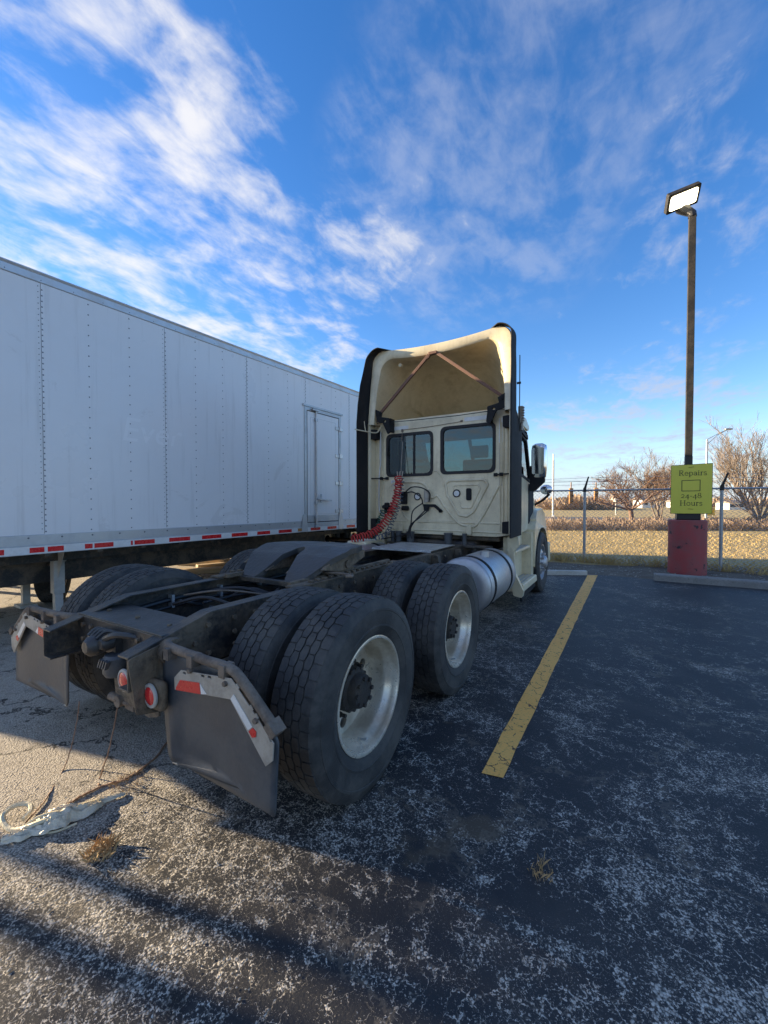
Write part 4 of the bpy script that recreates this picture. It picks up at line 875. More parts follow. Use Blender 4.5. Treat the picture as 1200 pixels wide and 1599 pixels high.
# suzi coils
def coil(path, r, turns, wire, name, m, taper=None):
    P_ = smoothpath(path, 12); n = turns*12; L = [0]
    for i in range(1, len(P_)): L.append(L[-1]+(P_[i]-P_[i-1]).length)
    pts = []; prevu = None; rr = random.Random(turns)
    ph = 0
    for i in range(n+1):
        s = L[-1]*i/n; k = 0
        while k < len(L)-2 and L[k+1] < s: k += 1
        t = (s-L[k])/max(1e-9, L[k+1]-L[k]); p = P_[k].lerp(P_[k+1], t); d = (P_[k+1]-P_[k]).normalized()
        u = d.cross(Vector((0, 1, .2))).normalized(); v = d.cross(u)
        a = 2*pi*turns*i/n; r_ = r*(1+.18*sin(i*.21))
        pts.append(p+u*cos(a)*r_+v*sin(a)*r_)
    q = MB(); q.tube(pts, wire, 6); q.build(name, m, TR)
coil([(-.60, 3.62, 1.90), (-.57, 3.56, 1.75), (-.60, 3.52, 1.55), (-.66, 3.46, 1.35), (-.74, 3.36, 1.18), (-.85, 3.20, 1.06), (-1.02, 3.0, 1.01)], .050, 32, .0105, 'coiled_air_hose', 'hose_red')
coil([(-.55, 3.63, 1.88), (-.53, 3.58, 1.7), (-.56, 3.55, 1.5), (-.66, 3.50, 1.2), (-.66, 3.36, 1.06), (-.74, 3.2, 1.02)], .034, 20, .006, 'coiled_power_cable', 'cable_blue')
coil([(-.83, 3.58, 1.40), (-.86, 3.52, 1.25), (-.86, 3.45, 1.10), (-.90, 3.3, 1.02)], .045, 12, .0085, 'coiled_air_hose', 'hose_green')
q = MB()
for dx in (-.03, 0, .03): q.tube([(-.585+dx, 3.63, 1.88), (-.575+dx*1.6, 3.62, 1.99)], .009, 6)
q.tube([(-.57, 3.64, 1.98), (-.585, 3.72, 2.45)], .004, 5); q.build('hose_hanger', 'bracket_plate', TR)
c = at(568, 851, 0, -1.0); q = MB(); q.box(c.x-.16, c.x+.16, c.y-.2, c.y+.3, c.z-.10, c.z+.07)
q.build('tool_box', 'cream', TR, bevel=.02)
# antenna, lamp on the right rear corner
q = MB(); q.tube([(1.13, 3.75, 2.55), (1.13, 3.75, 3.45)], .0065, 6); q.obox((1.12, 3.75, 3.09), (.05, .02, .025)); q.build('antenna', 'cable', TR)
q = MB(); q.box(1.10, 1.16, 3.80, 3.86, 2.58, 2.80); q.cyl((1.14, 3.84, 2.54), .02, -.06, .08, 'Z', 10)
for i in range(6): q.box(1.14, 1.175, 3.79, 3.85, 2.60+i*.034, 2.62+i*.034)
q.build('marker_lamp', 'bracket_plate', TR, bevel=.004)

# ------------------------------------------------------------------ trailer
TH = radians(2.75)
def trailer_root(name, loc, rz): return empty(name, loc, rz)
TL = empty('box_trailer', (-3.25, -.12, 0), -TH)
tag(TL, 'long white box trailer with riveted side panels and a narrow side door', 'trailer')
Y0, Y1, WD, ZB, ZT = -1.44, 9.25, 2.55, .96, 4.05
q = MB(); q.box(-WD, -.010, Y0, Y1, 1.02, 3.99); q.build('body', 'trailer_white', TL, smooth=False)
q = MB(); q.loft([[(x, y, z) for x, z in ((-WD-.01, 3.99), (-WD*.75, 4.045), (-WD*.5, 4.06), (-WD*.25, 4.045), (.004, 4.0), (.004, 3.985), (-WD-.01, 3.98))] for y in (Y0, Y1)], closed=True, caps=True); q.build('roof', 'trailer_alu', TL, angle=10)
seams = [.33+.457*k for k in range(-3, 20)]
joints = [Y0]+[.33+1.372*k for k in range(-1, 7)]+[Y1]
DY0, DY1, DZ0, DZ1 = 4.455, 5.475, 1.115, 3.35
for a, c in zip(joints[:-1], joints[1:]):
    loops = [[(a+.001, 1.03), (c-.001, 1.03), (c-.001, 3.98), (a+.001, 3.98)]]
    e = .0 if joints.index(a) % 2 else .0016
    lo, hi = max(a, DY0), min(c, DY1)
    if lo < hi:   # notch for the door
        pts = []
        if a+.001 < DY0: pts += [(a+.001, 1.03), (DY0, 1.03), (DY0, DZ1), (c-.001 if c < DY1 else DY1, DZ1)]
        if c-.001 > DY1 and a+.001 >= DY0: pts += [(DY1, 1.03), (c-.001, 1.03), (c-.001, 3.98), (a+.001, 3.98), (a+.001, DZ1), (DY1, DZ1)]
        elif a+.001 < DY0 and c-.001 <= DY1: pts += [(c-.001, 3.98), (a+.001, 3.98)]
        elif a+.001 < DY0: pts += [(DY1, 1.03), (c-.001, 1.03), (c-.001, 3.98), (a+.001, 3.98)]
        else: pts = [(a+.001, DZ1), (c-.001, DZ1), (c-.001, 3.98), (a+.001, 3.98)]
        loops = [pts]
    q = MB(); q.prism(loops, 'YZ', -.008, e); q.build('side_panel', 'trailer_white', TL, smooth=False)
rv = MB()
def riv(y, z, r=.0075, x=.0):
    n = 6; vs = [(x, y+r*cos(2*pi*i/n), z+r*sin(2*pi*i/n)) for i in range(n)]+[(x+.004, y+r*.5*cos(2*pi*i/n), z+r*.5*sin(2*pi*i/n)) for i in range(n)]
    rv.add(vs, [(i, (i+1) % n, n+(i+1) % n, n+i) for i in range(n)]+[tuple(range(n, 2*n))])
for k, s_ in enumerate(seams):
    dense = abs((s_-.33)/1.372-round((s_-.33)/1.372)) < .05
    z = 1.20
    while z < 3.92:
        if not (DY0-.03 < s_ < DY1+.03 and z < DZ1+.05):
            riv(s_+(.012 if dense else 0), z, .0085, .0016)
            if dense: riv(s_-.022, z+.03, .0055, .0016)
        z += .062 if dense else .122
yy_ = Y0+.1
while yy_ < Y1: riv(yy_, 1.135, .011, .006); riv(yy_+.15, 3.965, .007, .007); yy_ += .305
for a in joints[1:-1]:
    if not DY0 < a < DY1: MB().box(-.004, .0022, a-.0022, a+.0022, 1.18, 3.93).build('panel_joint', 'rivet', TL, smooth=False)
rv.build('rivets', 'rivet', TL, smooth=False)['kind'] = 'stuff'
q = MB(); q.loft([[(x, y, z) for x, z in ((-.01, 3.93), (.003, 3.935), (.008, 3.945), (.008, 4.02), (.018, 4.045), (.018, 4.055), (-.05, 4.06), (-.05, 3.93))] for y in (Y0, Y1)], closed=True, caps=True); q.build('top_rail', 'trailer_alu', TL, smooth=False)
q = MB(); q.prism([[(x, z) for x, z in ((-.02, .955), (.012, .955), (.012, 1.05), (.004, 1.055), (.004, 1.165), (-.001, 1.172), (-.02, 1.17))]], 'XZ', Y0, Y1); q.build('bottom_rail', 'trailer_alu', TL, smooth=False)
q = MB(); q.box(.0125, .0140, Y0, Y1, .962, 1.043); q.build('white_tape', 'tape_white', TL, smooth=False)
for a, c in [(-1.3, -1.0), (-.72, -.42), (-.14, -.02), (.19, .32), (.35, .5), (.71, .79), (.81, 1.02), (1.225, 1.25), (1.27, 1.53), (1.73, 2.04), (2.23, 2.56), (2.75, 3.06), (3.26, 3.54), (3.74, 4.06), (4.57, 4.85), (5.07, 5.36), (5.71, 6.01), (6.3, 6.6), (6.9, 7.2), (7.5, 7.8), (8.1, 8.4), (8.7, 9.0)]:
    q = MB(); q.box(.0145, .016, a, c, .974, 1.030); q.build('red_tape', 'tape_red', TL, smooth=False)
q = MB(); q.box(.0145, .024, 4.22, 4.32, .975, 1.035); q.build('side_marker', 'signal_yellow', TL, bevel=.008)
# side door
dr = MB(); dr.prism([[(DY0+.035, DZ0+.03), (DY1-.035, DZ0+.03), (DY1-.035, DZ1-.035), (DY0+.035, DZ1-.035)]], 'YZ', -.008, .010); do = dr.build('side_door', 'trailer_white', TL, smooth=False, bevel=.004)
q = MB(); q.prism([[(DY0-.045, DZ0-.07), (DY1+.045, DZ0-.07), (DY1+.045, DZ1+.045), (DY0-.045, DZ1+.045)], [(DY0+.022, DZ0+.015), (DY1-.022, DZ0+.015), (DY1-.022, DZ1-.022), (DY0+.022, DZ1-.022)]], 'YZ', -.002, .013); q.build('door_frame', 'galv', do, smooth=False, bevel=.003)
q = MB(); q.prism([[(DY0+.022, DZ0+.015), (DY1-.022, DZ0+.015), (DY1-.022, DZ1-.022), (DY0+.022, DZ1-.022)], [(DY0+.036, DZ0+.031), (DY1-.036, DZ0+.031), (DY1-.036, DZ1-.036), (DY0+.036, DZ1-.036)]], 'YZ', -.004, .0118); q.build('door_seal', 'seal', do, smooth=False)
q = MB(); q.box(.010, .028, DY0-.09, DY1+.09, DZ1+.047, DZ1+.085); q.build('drip_rail', 'galv', do, smooth=False)
q = MB(); q.prism([[(DY0+.12, DZ0+.18), (DY1-.12, DZ0+.18), (DY1-.12, DZ1-.14), (DY0+.12, DZ1-.14)], [(DY0+.126, DZ0+.186), (DY1-.126, DZ0+.186), (DY1-.126, DZ1-.146), (DY0+.126, DZ1-.146)]], 'YZ', .009, .0125); q.build('door_trim', 'trailer_alu', do, smooth=False)
q = MB(); q.box(.0105, .012, DY0+.04, DY1-.04, DZ0+.035, DZ0+.16); q.build('kick_plate', 'galv', do, smooth=False)
for z in (3.10, 2.52, 1.94, 1.35):
    q = MB(); q.box(.012, .022, DY1-.15, DY1-.03, z-.035, z+.035); q.box(.014, .026, DY1-.02, DY1+.10, z-.045, z+.045); q.cyl((.026, DY1-.02, z), .014, -.055, .055, 'Z', 10); q.build('hinge', 'alloy', do, bevel=.003)
bx = 4.72
q = MB(); q.tube([(.034, bx, 1.03), (.034, bx, 3.36)], .017, 10); q.build('lock_rod', 'alloy', do)
q = MB()
for z in (3.17, 1.52, 1.24): q.box(.012, .05, bx-.035, bx+.035, z-.03, z+.03)
q.box(.012, .06, bx-.12, bx+.06, 3.34, 3.38); q.box(.012, .06, bx-.05, bx+.05, 1.03, 1.07); q.build('rod_keeper', 'galv', do, bevel=.004)
q = MB(); q.bar((.06, bx, 1.60), (.065, bx+.42, 1.57), .03, .036); q.bar((.05, bx+.12, 1.52), (.05, bx+.12, 1.70), .02, .03); q.build('door_handle', 'galv', do, bevel=.004)
for y in (DY0-.05, DY1+.03):
    q = MB(); q.prism([rpoly([(y-.09, .958), (y+.09, .958), (y+.06, 1.22), (y+.02, 1.30), (y-.04, 1.30), (y-.06, 1.22)], .02)], 'YZ', .0135, .019); q.build('gusset_plate', 'trailer_alu', TL, smooth=False)
# faded lettering left on the paint where decals were peeled off
cu = bpy.data.curves.new('ghost', 'FONT'); cu.body = 'Ever'; cu.size = .44; cu.extrude = .0004; cu.shear = .18
to = bpy.data.objects.new('tmp', cu); C.objects.link(to); bpy.context.view_layer.update()
me = bpy.data.meshes.new_from_object(to); bpy.data.objects.remove(to)
o = bpy.data.objects.new('faded_lettering', me); me.materials.clear(); me.materials.append(MATS['trailer_ghost']); C.objects.link(o); o.parent = TL; o.location = (.0024, 1.12, 2.32); o.rotation_euler = (pi/2, 0, pi/2)
# underside
q = MB(); q.box(-WD+.35, -1.05, Y0+.05, 6.2, .47, 1.02); q.build('belly_box', 'chassis', TL, smooth=False)
for x in (-.75, -1.8):
    q = MB(); q.box(x-.05, x+.05, Y0+.05, Y1-.2, .78, 1.02); q.build('sub_frame', 'chassis', TL, smooth=False)
for i in range(20):
    y = Y0+.25+i*.52
    q = MB(); q.box(-WD+.03, -.03, y-.03, y+.03, .92, 1.02); q.build('floor_beam', 'chassis', TL, smooth=False)
def landing_leg(x, y):
    q = MB(); q.box(x-.06, x+.06, y-.06, y+.06, .35, 1.0); q.box(x-.045, x+.045, y-.045, y+.045, .06, .36); q.box(x-.13, x+.13, y-.10, y+.10, .012, .05); q.prism([[(y-.05, .9), (y+.32, .98), (y+.26, .98), (y-.05, .6)]], 'YZ', x-.03, x-.02)
    q.prism([[(x-.06, .85), (x+.3, .96), (x+.06, .55)]], 'XZ', y-.02, y-.01)
    q.build('landing_leg', 'board_white', TL, bevel=.006)
landing_leg(-.78, .70); landing_leg(-1.95, .70)
q = MB(); q.tube([(-.78, .70, .7), (-1.95, .70, .7)], .025, 8); q.build('leg_brace', 'chassis', TL)
for y in (7.35, 8.55):
    q = MB(); q.tube([(-.2, y, ZW), (-WD+.2, y, ZW)], .06, 12); q.build('axle', 'chassis', TL)
    for x, rz in ((-.15, 0), (-.50, 0), (-WD+.15, pi), (-WD+.50, pi)): copy_tree(wo, TL, (x, y, ZW), (0, 0, rz))
# a second box trailer is added beyond it to cast shade on the lot
T2 = empty('box_trailer', (-6.95, -.9, 0), -TH)
tag(T2, 'plain white box trailer parked on the far side of the riveted trailer', 'trailer')
q = MB(); q.box(-2.55, 0, -1.3, 10.2, 1.05, 4.05); q.build('body', 'trailer_white', T2, smooth=False)
q = MB(); q.box(-2.56, .012, -1.3, 10.2, 1.0, 1.16); q.build('bottom_rail', 'trailer_alu', T2, smooth=False)
q = MB(); q.box(-1.8, -1.7, -1.2, 10, .8, 1.05); q.box(-.9, -.8, -1.2, 10, .8, 1.05); q.build('sub_frame', 'chassis', T2, smooth=False)
for y in (7.4, 8.6):
    for x, rz in ((-.15, 0), (-.50, 0), (-2.4, pi), (-2.05, pi)): copy_tree(wo, T2, (x, y, ZW), (0, 0, rz))
for x in (-.6, -1.95):
    q = MB(); q.box(x-.06, x+.06, 1.5, 1.62, .05, 1.05); q.box(x-.12, x+.12, 1.46, 1.66, .012, .05); q.build('landing_leg', 'chassis', T2, bevel=.006)

# spare wheel standing under the trailer; bollard; timber under the trailer
sw = copy_tree(wo, None, (-5.25, 1.05, ZW*.86), (0, 0, .9)); sw.scale = (.86, .86, .86); sw.name = 'spare_wheel'
tag(sw, 'loose wheel standing upright on the ground under the riveted trailer', 'wheel')
for i, (px, py, L, W_, H, rz) in enumerate([(318, 884, 1.3, .25, .18, .3), (340, 888, .9, .2, .12, 1.2), (322, 895, 1.1, .3, .10, .8)]):
    p = at(px, py, 2, 0); m_ = MB(); m_.obox((0, 0, H/2), (L, W_, H)); o = m_.build('timber_block', 'timber', bevel=.012); o.location = (p.x, p.y, .012); o.rotation_euler = (0, 0, rz)
    tag(o, ['thick weathered timber beam lying behind the trailer\'s belly', 'short timber block lying beside the weathered beam', 'flat timber plank lying in front of the weathered beam'][i], 'timber')

# ------------------------------------------------------------------ lamp pole and sign
LP = empty('lamp_pole', (3.49, 9.15, 0)); tag(LP, 'tall dark steel lamp pole with lit floodlight on a red concrete base', 'lamp pole')
q = MB(); q.lathe([(.345, 0), (.345, 1.14), (.335, 1.155), (.0001, 1.16)], 'Z', n=40); q.build('base', 'red_paint', LP, angle=30)
q = MB(); q.box(-.205, .205, -.2, .2, 1.16, 1.36); q.build('base_cover', 'pole_black', LP, bevel=.01)
q = MB(); q.box(-.068, .068, -.068, .068, 1.36, 2.52); q.build('pole_sleeve', 'pole_black', LP, bevel=.008)
q = MB(); q.box(-.064, .064, -.064, .064, 2.52, 7.62); q.build('pole', 'pole_paint', LP, bevel=.008)
lc = at(1068, 311, 1, 9.0)-Vector((3.49, 9.15, 0))
d = (CAM-(lc+Vector((3.49, 9.15, 0)))).normalized()
LM = Matrix.Rotation(.30, 3, 'Z')@Matrix.Rotation(-.28, 3, 'Y')@Matrix.Rotation(-.62, 3, 'X')
q = MB()
rr_ = rpoly([(-.31, -.19), (.31, -.19), (.31, .19), (-.31, .19)], .03, 3)
q.prism([rr_], 'XY', 0, .11); q.map(lambda x, y, z: LM@Vector((x, y, z))+lc); hd = q.build('lamp_head', 'pole_paint', LP, smooth=False, bevel=.012)
q = MB(); q.prism([rpoly([(-.26, -.14), (.26, -.14), (.26, .14), (-.26, .14)], .05, 4)], 'XY', -.012, .0); q.map(lambda x, y, z: LM@Vector((x, y, z))+lc); q.build('lens', 'lamp_lens', hd, smooth=False)
q = MB(); e = LM@Vector((.02, .20, .10))+lc; q.tube([(0, 0, 7.58), (0, 0, 7.66), tuple(e.lerp(Vector((0, 0, 7.66)), .5)), tuple(e)], [.085, .08, .10, .12], 8); q.build('lamp_knuckle', 'pole_black', LP, bevel=.01)

SG = empty('repair_sign', (3.52, 8.92, 1.30)); tag(SG, 'lime green sign reading Repairs 24-48 Hours strapped to the lamp pole', 'sign')
SW, SH = .35, .52   # half width, height/2
q = MB(); q.prism([[(-SW, -.005), (SW, .0), (SW, 1.035), (-SW, 1.015)]], 'XZ', 0, .006); q.build('panel', 'sign_green', SG, smooth=False, bevel=.001)
q = MB(); q.prism([[(-SW-.006, -.012), (SW+.006, -.007), (SW+.006, 1.042), (-SW-.006, 1.021)], [(-SW+.001, -.004), (SW-.001, .001), (SW-.001, 1.034), (-SW+.001, 1.014)]], 'XZ', -.002, .008); q.build('edge_trim', 'sign_ink', SG, smooth=False)
# hand-drawn serif glyphs (unit x-height boxes): strokes are polylines with a width
def arc(cx, cy, rx, ry, a0, a1, n=12): return [(cx+rx*cos(radians(a0+(a1-a0)*i/n)), cy+ry*sin(radians(a0+(a1-a0)*i/n))) for i in range(n+1)]
T_, H_ = .085, .042
GL = {
 'R': (.68, [([(.16, 0), (.16, .7)], T_), (arc(.30, .53, .22, .17, 90, -90), T_*.8), ([(.16, .70), (.30, .70)], H_), ([(.16, .36), (.30, .36)], H_), ([(.32, .36), (.56, .0)], T_), ([(.06, 0), (.27, 0)], H_), ([(.06, .7), (.2, .7)], H_), ([(.5, 0), (.66, 0)], H_)]),
 'e': (.48, [(arc(.25, .23, .19, .23, 0, 315), T_*.75), ([(.06, .24), (.44, .24)], H_)]),
 'p': (.54, [([(.13, -.22), (.13, .46)], T_), (arc(.28, .23, .19, .23, 130, -130), T_*.75), ([(.03, -.22), (.25, -.22)], H_), ([(.04, .45), (.13, .45)], H_)]),
 'a': (.48, [([(.36, 0), (.36, .34)], T_), (arc(.22, .33, .14, .13, 0, 160), T_*.6), (arc(.21, .13, .14, .13, 60, 330), T_*.7), ([(.36, .01), (.46, .02)], H_)]),
 'i': (.27, [([(.13, 0), (.13, .46)], T_), ([(.03, 0), (.24, 0)], H_), ([(.04, .45), (.13, .45)], H_), ([(.09, .63), (.17, .63)], T_)]),
 'r': (.38, [([(.13, 0), (.13, .46)], T_), (arc(.28, .28, .15, .17, 170, 60), T_*.7), ([(.03, 0), (.25, 0)], H_), ([(.04, .45), (.13, .45)], H_)]),
 's': (.40, [(arc(.20, .345, .13, .115, 20, 270, 10)+arc(.20, .115, .14, .115, 90, -160, 10), T_*.7)]),
 '2': (.50, [(arc(.24, .33, .17, .15, 160, -30, 10)+[(.08, .03)], T_*.7), ([(.07, .03), (.44, .03)], T_*.8)]),
 '4': (.54, [([(.36, -.2), (.36, .48)], T_), ([(.36, .46), (.05, .06), (.50, .06)], H_*1.1)]),
 '8': (.50, [(arc(.25, .52, .15, .15, 0, 360, 14), T_*.65), (arc(.25, .18, .19, .18, 0, 360, 14), T_*.7)]),
 '-': (.32, [([(.05, .24), (.28, .24)], T_*.7)]),
 'H': (.78, [([(.16, 0), (.16, .7)], T_), ([(.60, 0), (.60, .7)], T_), ([(.16, .36), (.6, .36)], H_)]+[([(x-.11, z), (x+.11, z)], H_) for x in (.16, .6) for z in (0, .7)]),
 'o': (.50, [(arc(.25, .23, .19, .23, 0, 360, 16), T_*.75)]),
 'u': (.56, [([(.13, .45), (.13, .15)]+arc(.27, .15, .14, .14, 180, 330, 6), T_*.75), ([(.43, 0), (.43, .46)], T_), ([(.03, .45), (.13, .45)], H_), ([(.33, .45), (.43, .45)], H_), ([(.43, .01), (.53, .01)], H_)]),
}
def word(txt, cx, z, size):
    wtot = sum(GL[c][0] for c in txt); x = -wtot/2; q = MB()
    for k, c in enumerate(txt):
        for si, (pl, wd) in enumerate(GL[c][1]):
            for i in range(len(pl)-1):
                a, b_ = Vector(pl[i]), Vector(pl[i+1]); dd = (b_-a)
                if dd.length < 1e-6: continue
                dd.normalize(); nn = Vector((-dd.y, dd.x))*wd/2; a2, b2 = a-dd*.012, b_+dd*.012
                yo = -.0025-.00005*(si*3+i % 3)-.0001*k
                q.add([(cx+(x+p.x)*size, yo, z+p.y*size) for p in (a2-nn, b2-nn, b2+nn, a2+nn)], [(0, 1, 2, 3)])
        x += GL[c][0]
    q.build('lettering', 'sign_ink', SG, smooth=False)
word('Repairs', .02, .80, .150); word('24-48', .0, .325, .150); word('Hours', .0, .165, .150)
q = MB(); q.prism([[(-.165, .465), (.155, .468), (.155, .705), (-.165, .70)], [(-.153, .477), (.143, .480), (.143, .693), (-.153, .688)]], 'XZ', -.002, .0); q.build('printed_box', 'sign_ink', SG, smooth=False)
for z, t in ((.965, .01), (.095, -.006)):
    q = MB(); q.bar((-.05, -.004, z), (.04, -.004, z+t), .006, .01); q.build('strap', 'sign_ink', SG, smooth=False)

# ------------------------------------------------------------------ chain-link fence
FN = empty('chain_link_fence', (0, 9.85, 0)); tag(FN, 'galvanised chain link fence with barbed wire arms behind the lot', 'fence')
PX = [-6.8, -4.06, -1.32, 1.43, 4.17, 6.92, 9.67, 12.4, 15.15, 17.9, 20.6]
for i, x in enumerate(PX):
    q = MB(); q.cyl((x, 0, 0), .034, 0, 1.86, 'Z', 12); po = q.build('post', 'galv', FN)
    q = MB(); q.tube([(x, 0, 1.80), (x, 0, 1.88), (x+.015, -.01, 1.93), (x+.09, -.10, 2.18)], [.042, .040, .028, .016], 10); q.build('barb_arm', 'pole_paint', po)
q = MB(); q.tube([(-7, 0, 1.84), (21, 0, 1.84)], .021, 8); q.build('top_rail', 'galv', FN)
for k in range(3):
    t = (k+.7)/3; q = MB(); z0 = 1.93+.25*t; pts = []
    for i in range(141): x = -7+i*.2; pts.append((x+.02+.07*t, -.01-.09*t, z0-.018*sin(pi*((x+1.32) % 2.745)/2.745)))
    q.tube(pts, .003, 4)
    for i in range(230):
        x = -6.9+i*.12; q.bar((x+.02+.07*t-.012, -.012-.09*t, z0-.016), (x+.02+.07*t+.012, -.008-.09*t, z0+.010), .003, .003)
    q.build('barbed_wire', 'galv', FN, smooth=False)
q = MB(); step = .10; hz = 18; x = -7.0; k = 0
while x < 14.5:   # interlocked zigzag wires
    pts = []
    for j in range(hz*2+1):
        z = .03+1.80*j/(hz*2); sgn = -1 if j % 2 == 0 else 1
        pts.append((x+sgn*step*.52, sgn*.003, z))
    q.tube(pts, .0085, 3, caps=False); x += step; k += 1
q.build('wire_mesh', 'galv', FN, smooth=False)['kind'] = 'stuff'

# ------------------------------------------------------------------ boards, rubble, plants, cords
p0, p1 = at(868, 897, 2, .03), at(917, 896, 2, .03)
q = MB(); q.bar((p0.x-.4, p0.y-.1, .055), (p1.x, p1.y-.05, .055), .10, .09); o = q.build('board', 'board_white', bevel=.01); tag(o, 'pale weathered board lying on the ground beyond the front wheel', 'board')
R1 = random.Random(11)
q = MB()
def pebble(m_, x, y, z, r, rd):
    vs = []
    for (a, b_, c_) in ((1, 0, 0), (-1, 0, 0), (0, 1, 0), (0, -1, 0), (0, 0, 1), (0, 0, -1), (.6, .6, .5), (-.6, .55, .5), (.55, -.6, .5), (-.6, -.6, .5)):
        s_ = r*rd.uniform(.7, 1.2); vs.append((x+a*s_, y+b_*s_, z+c_*s_*.55))
    m_.add(vs, [(4, 6, 7), (4, 7, 9), (4, 9, 8), (4, 8, 6), (0, 2, 6), (2, 7, 6), (2, 1, 7), (1, 9, 7), (1, 3, 9), (3, 8, 9), (3, 0, 8), (0, 6, 8)])
for i in range(2600):
    t = R1.random()
    if t < .5: x, y = R1.uniform(-2.5, 5), R1.uniform(-1.4, 7.5)
    else: x, y = R1.gauss(.2, 1.0), R1.gauss(-.7, .6)
    pebble(q, x, y, .013, R1.uniform(.0015, .0042)*(1.5 if R1.random() < .05 else 1), R1)
for i in range(700): pebble(q, R1.uniform(-1, 7), R1.uniform(7.9, 9.6), .012, R1.uniform(.005, .022), R1)
o = q.build('gravel', 'stone', smooth=False); tag(o, 'loose grit and small stones scattered over the lot', 'gravel', kind='stuff')
def blades(m_, cx, cy, n, spread, h0, h1, rd, lean=.5, z=.008, wd=.0035):
    for _ in range(n):
        r_ = spread*sqrt(rd.random()); a = rd.uniform(0, 2*pi); x, y = cx+r_*cos(a), cy+r_*sin(a); h = rd.uniform(h0, h1); la = rd.uniform(0, 2*pi); l = h*lean*rd.uniform(.2, 1.4)
        dx, dy = cos(la)*l, sin(la)*l; px, py = -sin(la)*wd, cos(la)*wd
        m_.add([(x-px, y-py, z), (x+px, y+py, z), (x+dx*.4+px*.6, y+dy*.4+py*.6, z+h*.65), (x+dx, y+dy, z+h)], [(0, 1, 2), (0, 2, 3)])
for (px, py, n, sp_, h, lb) in [(158, 1336, 170, .06, .05, 'dry straw tuft growing in the sunlit cracked asphalt'), (200, 1225, 130, .09, .025, 'flat withered straw tuft beside the brown cords'), (846, 1368, 40, .05, .05, 'tiny straw tuft in a crack of the dark sealcoat')]:
    p = at(px, py, 2, 0); q = MB(); blades(q, 0, 0, n, sp_, h*.4, h, R1, .9, .011, .0014); o = q.build('grass_tuft', 'straw', smooth=False); o.location = (p.x, p.y, 0); tag(o, lb, 'grass tuft')
# field grass in view
q = MB(); R2 = random.Random(5)
for i in range(30000):
    y = 9.75+15*(R2.random()**1.5); x = R2.uniform(-4+.05*(y-9), 3+(y-9)*1.35+4)
    if (x-3.49)**2+(y-9.15)**2 < .2: continue
    h = R2.uniform(.03, .10)*(1.4 if R2.random() < .1 else 1); la = R2.uniform(0, 2*pi); l = h*R2.uniform(.2, 1.1); wd = .004+.0006*(y-9)
    pa = R2.uniform(0, pi)
    q.add([(x-wd*cos(pa), y-wd*sin(pa), 0), (x+wd*cos(pa), y+wd*sin(pa), 0), (x+cos(la)*l, y+sin(la)*l, h)], [(0, 1, 2)])
for i in range(160):
    x, y = R2.uniform(-1, 8), 9.85+R2.gauss(0, .25); 
    if 3.0 < x < 4.0 and y < 9.6: continue
    blades(q, x, y, 14, .10, .06, .22, R2, .6, .004, .004)
o = q.build('dry_grass', 'straw_dry', smooth=False); tag(o, 'short dry tan grass of the field behind the fence', 'grass', kind='stuff')
# cords from the tail and flap to the bundle
def cord(name, pts, r, m_, label, cat, wob=.006):
    P_ = smoothpath(pts, 10); rd = random.Random(len(pts)+int(r*1e5)); q = MB(); q.tube([p+Vector((rd.uniform(-wob, wob), rd.uniform(-wob, wob), 0)) for p in P_], r, 6); o = q.build(name, m_); tag(o, label, cat); return o
gp = lambda x, y, z=.016: tuple(at(x, y, 2, z))
top = at(186, 1095, 1, -.70)
cord('cord', [tuple(top), tuple(top.lerp(Vector(gp(155, 1225)), .5)+Vector((0, 0, -.03))), gp(156, 1215), gp(154, 1226, .02)], .0035, 'rope', 'thin brown cord dropping from the tail lamp bracket to the ground', 'cord', .002)
tl = at(124, 1095, 1, -.64)
cord('cord', [tuple(tl), tuple(tl.lerp(Vector(gp(110, 1190)), .55)), gp(100, 1200), gp(70, 1250), gp(40, 1285)], .0032, 'rope', 'thin brown cord hanging from the far mudflap to the plastic bundle', 'cord', .002)
cord('cord', [gp(262, 1158), gp(235, 1190), gp(200, 1215), gp(160, 1228), gp(120, 1247), gp(70, 1280), gp(20, 1303), gp(-30, 1325)], .0055, 'rope', 'thick twisted brown cord lying across the asphalt by the mudflap', 'cord')
# crumpled plastic film and strap bundle
BU = empty('plastic_bundle', gp(60, 1282, .012)); tag(BU, 'crumpled white plastic film and pale strap tangled with the cords', 'litter')
bo = Vector(gp(60, 1282, .012))
spine = [Vector(gp(x, y, z))-bo for x, y, z in ((22, 1300, .03), (50, 1288, .04), (80, 1275, .05), (110, 1266, .045), (140, 1261, .03), (160, 1250, .022), (196, 1240, .016))]
from mathutils import noise as mnoise
def film(spn, wprof, seed, lift, nu=26):
    sp2 = smoothpath(spn, 14); secs = []
    for i, p in enumerate(sp2):
        t = i/(len(sp2)-1)*(len(wprof)-1); k = min(int(t), len(wprof)-2); ww = wprof[k]+(wprof[k+1]-wprof[k])*(t-k)
        dd = (sp2[min(i+1, len(sp2)-1)]-sp2[max(i-1, 0)]).normalized(); u = dd.cross(Vector((0, 0, 1))).normalized(); row = []
        for j in range(nu+1):
            a = -1+2*j/nu
            n_ = mnoise.noise(Vector((i*.11, a*2.2, seed))); m_ = 1-abs(mnoise.noise(Vector((i*.05, a*3.4+n_*.8, seed+9))))*2
            edge = 1+.35*mnoise.noise(Vector((i*.16, seed+3, 0 if a < 0 else 5)))
            z = .004+lift*(ww/.07)*(.35+.65*max(0, m_))*(1-.75*a*a)+.007*n_
            row.append(p*1.0+u*(a*ww*edge+.012*n_)+Vector((0, 0, max(.003, z)-p.z)))
        secs.append(row)
    q = MB(); q.loft(secs); o = q.build('film', 'plastic_film', BU, angle=80); return o
film(spine, [.02, .05, .085, .08, .05, .028, .012], 1.3, .050)
